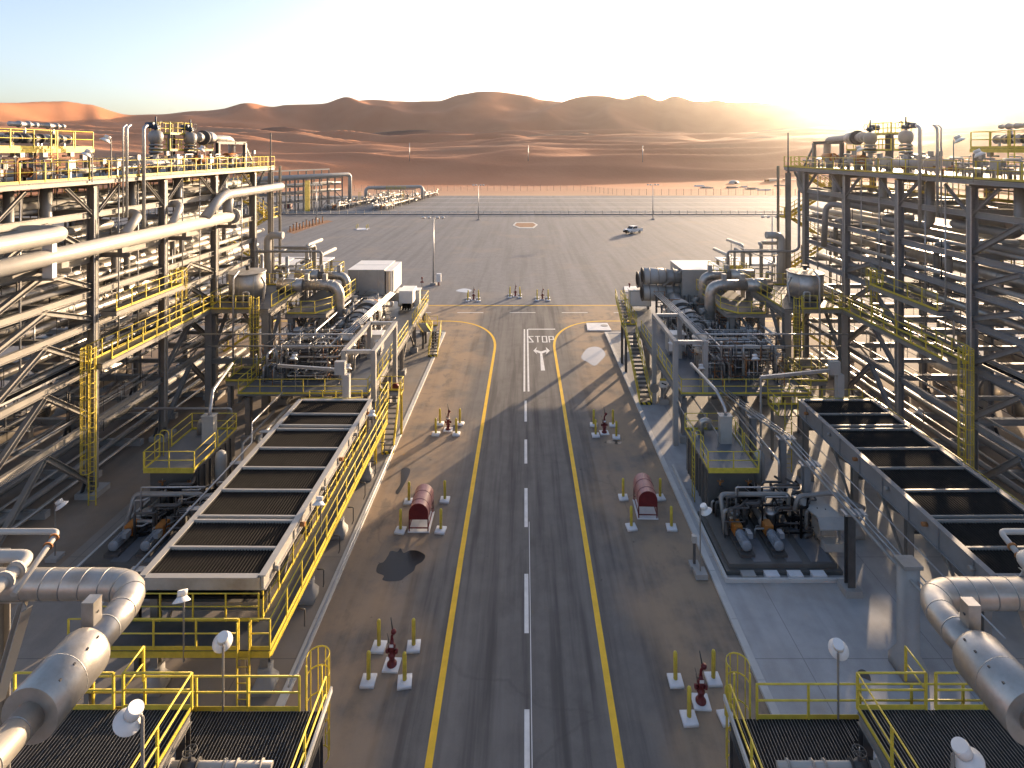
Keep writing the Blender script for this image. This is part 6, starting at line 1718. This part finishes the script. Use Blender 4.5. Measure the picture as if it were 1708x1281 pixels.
def pickup(p, rz):
    t = thing('pickup_truck', 'white double-cab pickup with black front bar alone in the yard', 'truck', p)
    t.rotation_euler = (0, 0, rz)
    def bb(name, pts_side, w, m, par=t, taper=0.0):       # extrude a side outline (x forward, z up)
        mb = MB(); n = len(pts_side)
        L = [V(x, -w / 2 + (taper if z > 1.2 else 0), z) for x, z in pts_side]; Rr = [V(x, w / 2 - (taper if z > 1.2 else 0), z) for x, z in pts_side]
        mb.v += L + Rr
        mb.f.append(tuple(range(n))[::-1]); mb.f.append(tuple(range(n, 2 * n))); mb.sm += [False, False]
        for i in range(n): mb.f.append((i, (i + 1) % n, n + (i + 1) % n, n + i)); mb.sm.append(False)
        me = bpy.data.meshes.new(name); me.from_pydata([tuple(v) for v in mb.v], [], mb.f); me.materials.append(MATS[m])
        o = bpy.data.objects.new(name, me); COL.objects.link(o); o.parent = par; OFF[o] = OFF[t]
        return o
    bb('body', [(-2.75, .55), (2.55, .55), (2.7, .85), (2.62, 1.15), (1.45, 1.27), (-.95, 1.28), (-2.72, 1.28)], 1.92, 'lamp_white')
    cab = bb('cab', [(1.5, 1.26), (.75, 1.93), (-.85, 1.96), (-1.02, 1.27)], 1.8, 'lamp_white', t, .12)
    bb('windscreen', [(1.43, 1.33), (.80, 1.88), (.83, 1.90), (1.47, 1.34)], 1.5, 'glass_dark', t)
    for sgn in (-1, 1):
        mb = MB(); y = sgn * .83
        for a, b, c, d in ((-.75, .1, -.52, .1), (.18, 1.12, .18, .6)):
            mb.poly([V(a, y, 1.36), V(b, y, 1.36), V(d, y - sgn * .03, 1.84), V(c, y - sgn * .03, 1.84)])
        me = bpy.data.meshes.new('side_window'); me.from_pydata([tuple(v) for v in mb.v], [], mb.f); me.materials.append(MATS['glass_dark'])
        o = bpy.data.objects.new('side_window', me); COL.objects.link(o); o.parent = t
        for x in (1.62, -1.55):
            w = MB().lathe((x, sgn * .98, .4), [(.2, -.26), (.38, -.26), (.4, -.2), (.4, -.04), (.36, 0), (.2, 0)], 18, (0, sgn, 0))
            me = bpy.data.meshes.new('wheel'); me.from_pydata([tuple(v) for v in w.v], [], w.f); me.materials.append(MATS['tyre'])
            o = bpy.data.objects.new('wheel', me); COL.objects.link(o); o.parent = t
            h = MB().lathe((x, sgn * .985, .4), [(.2, -.05), (.19, .0), (.05, .01)], 12, (0, sgn, 0))
            me = bpy.data.meshes.new('rim'); me.from_pydata([tuple(v) for v in h.v], [], h.f); me.materials.append(MATS['galvanised'])
            q = bpy.data.objects.new('rim', me); COL.objects.link(q); q.parent = o
        for nm, a, b, m in (('headlight', (2.58, sgn * .74 - .16, .9), (2.7, sgn * .74 + .16, 1.1), 'lamp_white'),):
            me = bpy.data.meshes.new(nm); k = MB().box(a, b); me.from_pydata([tuple(v) for v in k.v], [], k.f); me.materials.append(MATS[m]); o = bpy.data.objects.new(nm, me); COL.objects.link(o); o.parent = t
    for nm, a, b, m in (('front_bar', (2.55, -.97, .45), (2.86, .97, .85), 'black'), ('grille', (2.6, -.55, .86), (2.73, .55, 1.12), 'black'), ('load_bed', (-2.6, -.78, 1.27), (-1.1, .78, 1.295), 'black'), ('rear_bumper', (-2.76, -.85, .45), (-2.62, .85, .65), 'dark_steel')):
        me = bpy.data.meshes.new(nm); k = MB().box(a, b); me.from_pydata([tuple(v) for v in k.v], [], k.f); me.materials.append(MATS[m]); o = bpy.data.objects.new(nm, me); COL.objects.link(o); o.parent = t
pickup(gp(1056, 389), math.atan2(-.62, -.78))

t = thing('guard_rail', 'long low guard rail on a concrete strip crossing the far yard', 'guard rail', V(0, 190, 0))
pbox('concrete_strip', (-130, 189.4, -.05), (180, 190.6, .22), 'pad_paving', t)
bar('rail', (-130, 189.85, .85), (180, 189.85, .85), .08, .26, 'kerb_white', t)
x = -130.0
while x < 180:
    pbox('post', (x - .07, 189.9, .22), (x + .07, 190.1, 1.35), 'steel', t); x += 2.9
def fence(pts, lab, h=3.0, gap=3.6):
    t = thing('security_fence', lab, 'fence', V(*pts[0], 0))
    mb = MB()
    for a, b in zip(pts, pts[1:]):
        a, b = V(*a, 0), V(*b, 0); L = (b - a).length; n = max(1, round(L / gap))
        for k in range(n + 1):
            p = a + (b - a) * (k / n); bar('post', p + V(0, 0, -.3), p + V(0, 0, h), .12, .12, 'dark_steel', t)
        for q in range(9):
            zz = .2 + q * (h - .3) / 8; mb.bar(a + V(0, 0, zz), b + V(0, 0, zz), .025)
        m = round(L / .9)
        for k in range(m): p = a + (b - a) * (k / m); mb.bar(p, p + V(0, 0, h - .1), .02)
    build('mesh_wires', mb, 'steel', t, 'stuff')
fence([(45, 272), (190, 272)], 'thin mesh fence between far road and sand')
fence([(30, 300), (45, 272)], 'oblique mesh fence panel at the far gate')
fence([(-95, 300), (30, 300)], 'mesh fence behind the far manifold')

# far rack and manifolds
def far_rack():
    t = thing('pipe_rack', 'distant grey pipe rack with a white pipe bent over its end', 'pipe rack', V(-85, 200, 0))
    a, b = V(-92, 172, 0), V(-70, 214, 0); d = (b - a).normalized(); sd = V(d.y, -d.x, 0)
    n = 13
    for k in range(n + 1):
        for w in (0, -7):
            p = a + (b - a) * (k / n) + sd * w
            bar('column', p, p + V(0, 0, 14.5 if w else 12), .4, .4, 'steel', t, 'I')
        p = a + (b - a) * (k / n)
        for z in (3.5, 6.5, 9, 11.5): bar('cross_beam', p + V(0, 0, z), p - sd * 7 + V(0, 0, z), .3, .35, 'steel', t)
        if k < n and k % 2 == 0:
            q = a + (b - a) * ((k + 1) / n); bar('brace', p + V(0, 0, .2), q + V(0, 0, 3.4), .2, .2, 'steel', t); bar('brace', p + V(0, 0, 6.4), q + V(0, 0, 3.5), .2, .2, 'steel', t)
    for z in (3.5, 6.5, 9, 11.5):
        for w in (0, -7): bar('longitudinal_beam', a + sd * w + V(0, 0, z), b + sd * w + V(0, 0, z), .3, .3, 'steel', t)
    bar('top_beam', a - sd * 7 + V(0, 0, 14.5), b - sd * 7 + V(0, 0, 14.5), .6, .5, 'white_pipe', t)
    handrail([a + V(0, 0, 12), a + (b - a) * .5 + V(0, 0, 12)], t, 1.2, 2, r=.06)
    build('stair_cage', rail_mb([a + (b - a) * .62 + sd * .6 + V(0, 0, z) for z in (0,)] + [a + (b - a) * .66 + sd * .6], 11, .5, .12), 'yellow', t)
    for k in range(5):
        pipe('rack_pipe', [a - sd * (1 + k * 1.2) + V(0, 0, 9.6), b - sd * (1 + k * 1.2) + V(0, 0, 9.6)], .3, 'white_pipe', ORD[k] + ' white pipe from the yard on the distant rack', 'pipe', 'distant rack pipes', n=8)
        pipe('rack_pipe', [a - sd * (1 + k * 1.2) + V(0, 0, 6.9), b - sd * (1 + k * 1.2) + V(0, 0, 6.9)], .22, 'grey_pipe', ORD[k] + ' grey lower pipe from the yard on the distant rack', 'pipe', 'distant rack pipes', n=8)
    pipe('header_pipe', [a + sd * 1.0 + V(0, 0, 12.6), b + sd * 1.0 + d * 3 + V(0, 0, 12.6), b + sd * 1.0 + d * 3 + V(0, 0, .8)], .75, 'white_pipe', 'white pipe bending down at the end of the distant rack', 'pipe', n=14)
far_rack()
def manifold(a, b, lab, k0):
    a, b = Vector(a), Vector(b); d = (b - a).normalized(); sd = V(d.y, -d.x, 0)
    for j in range(4):
        o = sd * (j - 1.5) * 1.6
        pipe('manifold_pipe', [a + o + V(0, 0, .7), a + o + V(0, 0, 1.6), b + o + V(0, 0, 1.6), b + o + d * 3 + V(0, 0, .3)], .26 if j % 2 else .4, ('white_pipe', 'grey_pipe', 'rust', 'white_pipe')[j], ORD[j] + ' pipe across the ' + lab, 'pipe', 'distant manifold pipes', n=8)
    L = (b - a).length
    mb = MB(); rq = random.Random(int(a.x))
    for j in range(150):                     # small-bore clutter, too far to count
        p = a + d * rq.uniform(0, L) + sd * rq.uniform(-3.4, 3.4); h = rq.uniform(.8, 3.2)
        mb.tube([p, p + V(0, 0, h)], rq.choice((.08, .12, .2)), 5)
        q = p + V(0, 0, h); mb.tube([q, q + d * rq.uniform(-3, 3) + sd * rq.uniform(-.8, .8)], rq.choice((.08, .14, .25)), 5)
    o = build('small_bore_tubing', mb, 'tank_skin', None, 'stuff'); o['label'] = 'clutter of small pipes on the ' + lab
    for j in range(7):
        p = a + d * L * (j + .5) / 7
        t = thing('pipe_sleeper', ORD[j] + ' cross frame from the barrier under the ' + lab, 'pipe support', p, 'manifold frames')
        for e in (-3.2, 3.2): bar('post', p + sd * e, p + sd * e + V(0, 0, 2.6 if j % 2 else 1.4), .25, .25, 'steel', t)
        bar('beam', p - sd * 3.2 + V(0, 0, 1.15), p + sd * 3.2 + V(0, 0, 1.15), .25, .25, 'steel', t)
    for j in range(7):
        p = a + d * L * (.2 + j * .11) + sd * (j % 3 - 1) * 1.4
        flanged_valve('manifold_valve', ORD[j] + ' valve from the barrier on the ' + lab, p + V(0, 0, 1.7), d, .45, ('rust', 'grey_pipe', 'white_pipe', 'orange')[j % 4])
    t = thing('marker_tower', 'yellow ladder cage on the ' + lab, 'ladder', a + d * L * .3)
    ladder(a + d * L * .3 + sd * 2, 4.2, -d, t, 1, .9)
manifold((-70.5, 203, 0), (-59, 262, 0), 'manifold under the distant rack end', 0)
manifold((-53, 203, 0), (-45, 270, 0), 'manifold beside the open yard', 1)
pipe('bridge_pipe', [V(-66, 232, 1), V(-66, 232, 6.2), V(-44, 240, 6.2), V(-44, 240, 1)], .7, 'white_pipe', 'white pipe bridging the two distant manifolds', 'pipe', n=12)
t = thing('pipe_bridge', 'steel trestle with railed top under the distant white pipe bridge', 'frame', V(-56, 236, 0))
for x in (-62, -57, -52, -47):
    for y in (234, 240): bar('post', (x, y, 0), (x, y, 5.3), .3, .3, 'steel', t)
for y in (234, 240): bar('beam', (-63, y, 5.4), (-46, y, 5.4), .3, .3, 'steel', t); bar('brace', (-62, y, .2), (-57, y, 5.2), .2, .2, 'steel', t); bar('brace', (-52, y, 5.2), (-47, y, .2), .2, .2, 'steel', t)
handrail([V(-58, 233.8, 5.6), V(-50, 233.8, 5.6)], t, 1.2, 2, r=.06)
p = gp(481, 348); t = thing('red_cabinet', 'dark red equipment cabinet before the distant rack', 'cabinet', p)
pbox('cabinet', p + V(-1.2, -.8, .15), p + V(1.2, .8, 2.2), 'red', t); pbox('plinth', p + V(-1.3, -.9, -.02), p + V(1.3, .9, .15), 'concrete', t)
# brown pipe stubs in a sandy trench
pts = [gp(478, 387), gp(482, 382), gp(545, 367), gp(556, 369), gp(520, 379), gp(490, 390)]
o = build('trench_bed', MB().poly([V(p.x, p.y, -.012) for p in pts]), 'pit_sand'); o['kind'] = 'structure'
for k in range(11):
    p = gp(484 + k * 5.4, 387 - k * 1.55); t = thing('pipe_stub', ORD[k] + ' brown capped pipe stub from the tank side in the sandy trench', 'pipe stub', p, 'brown trench stubs')
    bar('tube', p, p + V(0, 0, 1.5 + .3 * (k % 3)), .35, .35, 'rust', t, 'cyl'); bar('cap', p + V(0, 0, 1.5 + .3 * (k % 3)), p + V(0, 0, 1.62 + .3 * (k % 3)), .6, .6, 'dark_steel', t, 'cyl')
p = gp(604, 382)
slab('bollard_slab', [(594, 383.5), (613, 383.5), (614, 380.6), (597, 380.6)], .08, 'block_white', 'white slab with four yellow posts in the far yard')
for dx, dy in ((-1.4, -.8), (1.4, -.8), (-1.4, .8), (1.4, .8)):
    place(PB, p + V(dx, dy, .05), 0, 'yellow bollard on the white slab in the far yard', 'yellow bollards')
# camp beyond the fence
p = V(135, 360, -.1)
t = thing('site_tent', 'small white site tent on the graded sand', 'tent', p)
build('canvas', MB().lathe(p, [(3.4, 0), (3.2, 1.0), (2.2, 2.1), (.6, 2.6)], 12), 'tank_skin', t)
pbox('doorway', p + V(-.6, -3.45, 0), p + V(.6, -3.1, 1.5), 'black', t)
for k, (x, lab) in enumerate(((160, 'dusty truck parked by the site tent'), (172, 'dusty loader parked beyond the site tent'))):
    p = V(x, 362, -.1); t = thing('site_vehicle', lab, 'truck', p)
    pbox('cab', p + V(-4, -1.2, .9), p + V(-1.6, 1.2, 3.2), 'rust', t); pbox('body', p + V(-1.5, -1.3, 1.2), p + V(4, 1.3, 2.8 if k else 3.3), 'tank_skin', t)
    pbox('windscreen', p + V(-4.03, -1, 2.1), p + V(-4.0, 1, 2.9), 'glass_dark', t)
    for a in (-3, 1.4, 3):
        for b in (-1.25, 1.0): bar('wheel', p + V(a, b, .6), p + V(a, b + .25, .6), 1.2, 1.2, 'tyre', t, 'drum')
rr = random.Random(5)
for k in range(12):
    p = V(rr.uniform(95, 190), rr.uniform(300, 350), -.1)
    t = thing('material_stack', ('low stack of pale boards lying on the graded sand', 'heap of grey scrap lying on the graded sand')[k % 2], 'stack', p, ('board stacks on the graded sand', 'scrap heaps on the graded sand')[k % 2])
    for q in range(3): pbox('bundle', p + V(-rr.uniform(1, 4), q * .9 - 1, 0), p + V(rr.uniform(1, 4), q * .9 - .3, rr.uniform(.4, 1.1)), rr.choice(('block_white', 'tank_skin', 'steel')), t)

# ------------------------------------------------------------------ desert haze: one closed box of even, pale air round everything
def haze():
    m = bpy.data.materials.new('haze_air'); m.use_nodes = True
    n, l = m.node_tree.nodes, m.node_tree.links
    n.remove(n['Principled BSDF'])
    v = n.new('ShaderNodeVolumePrincipled')
    v.inputs['Color'].default_value = (1.0, 0.94, 0.88, 1)
    v.inputs['Density'].default_value = 0.00005
    v.inputs['Density Attribute'].default_value = ''
    v.inputs['Anisotropy'].default_value = 0.88
    l.new(v.outputs[0], n['Material Output'].inputs['Volume'])
    m.cycles.homogeneous_volume = True
    MATS['haze'] = m
    o = build('haze', MB().box((-3300, -3300, -1.2), (3300, 3300, 240)), 'haze', None, 'stuff')
    o['label'] = 'pale dusty desert haze'
haze()
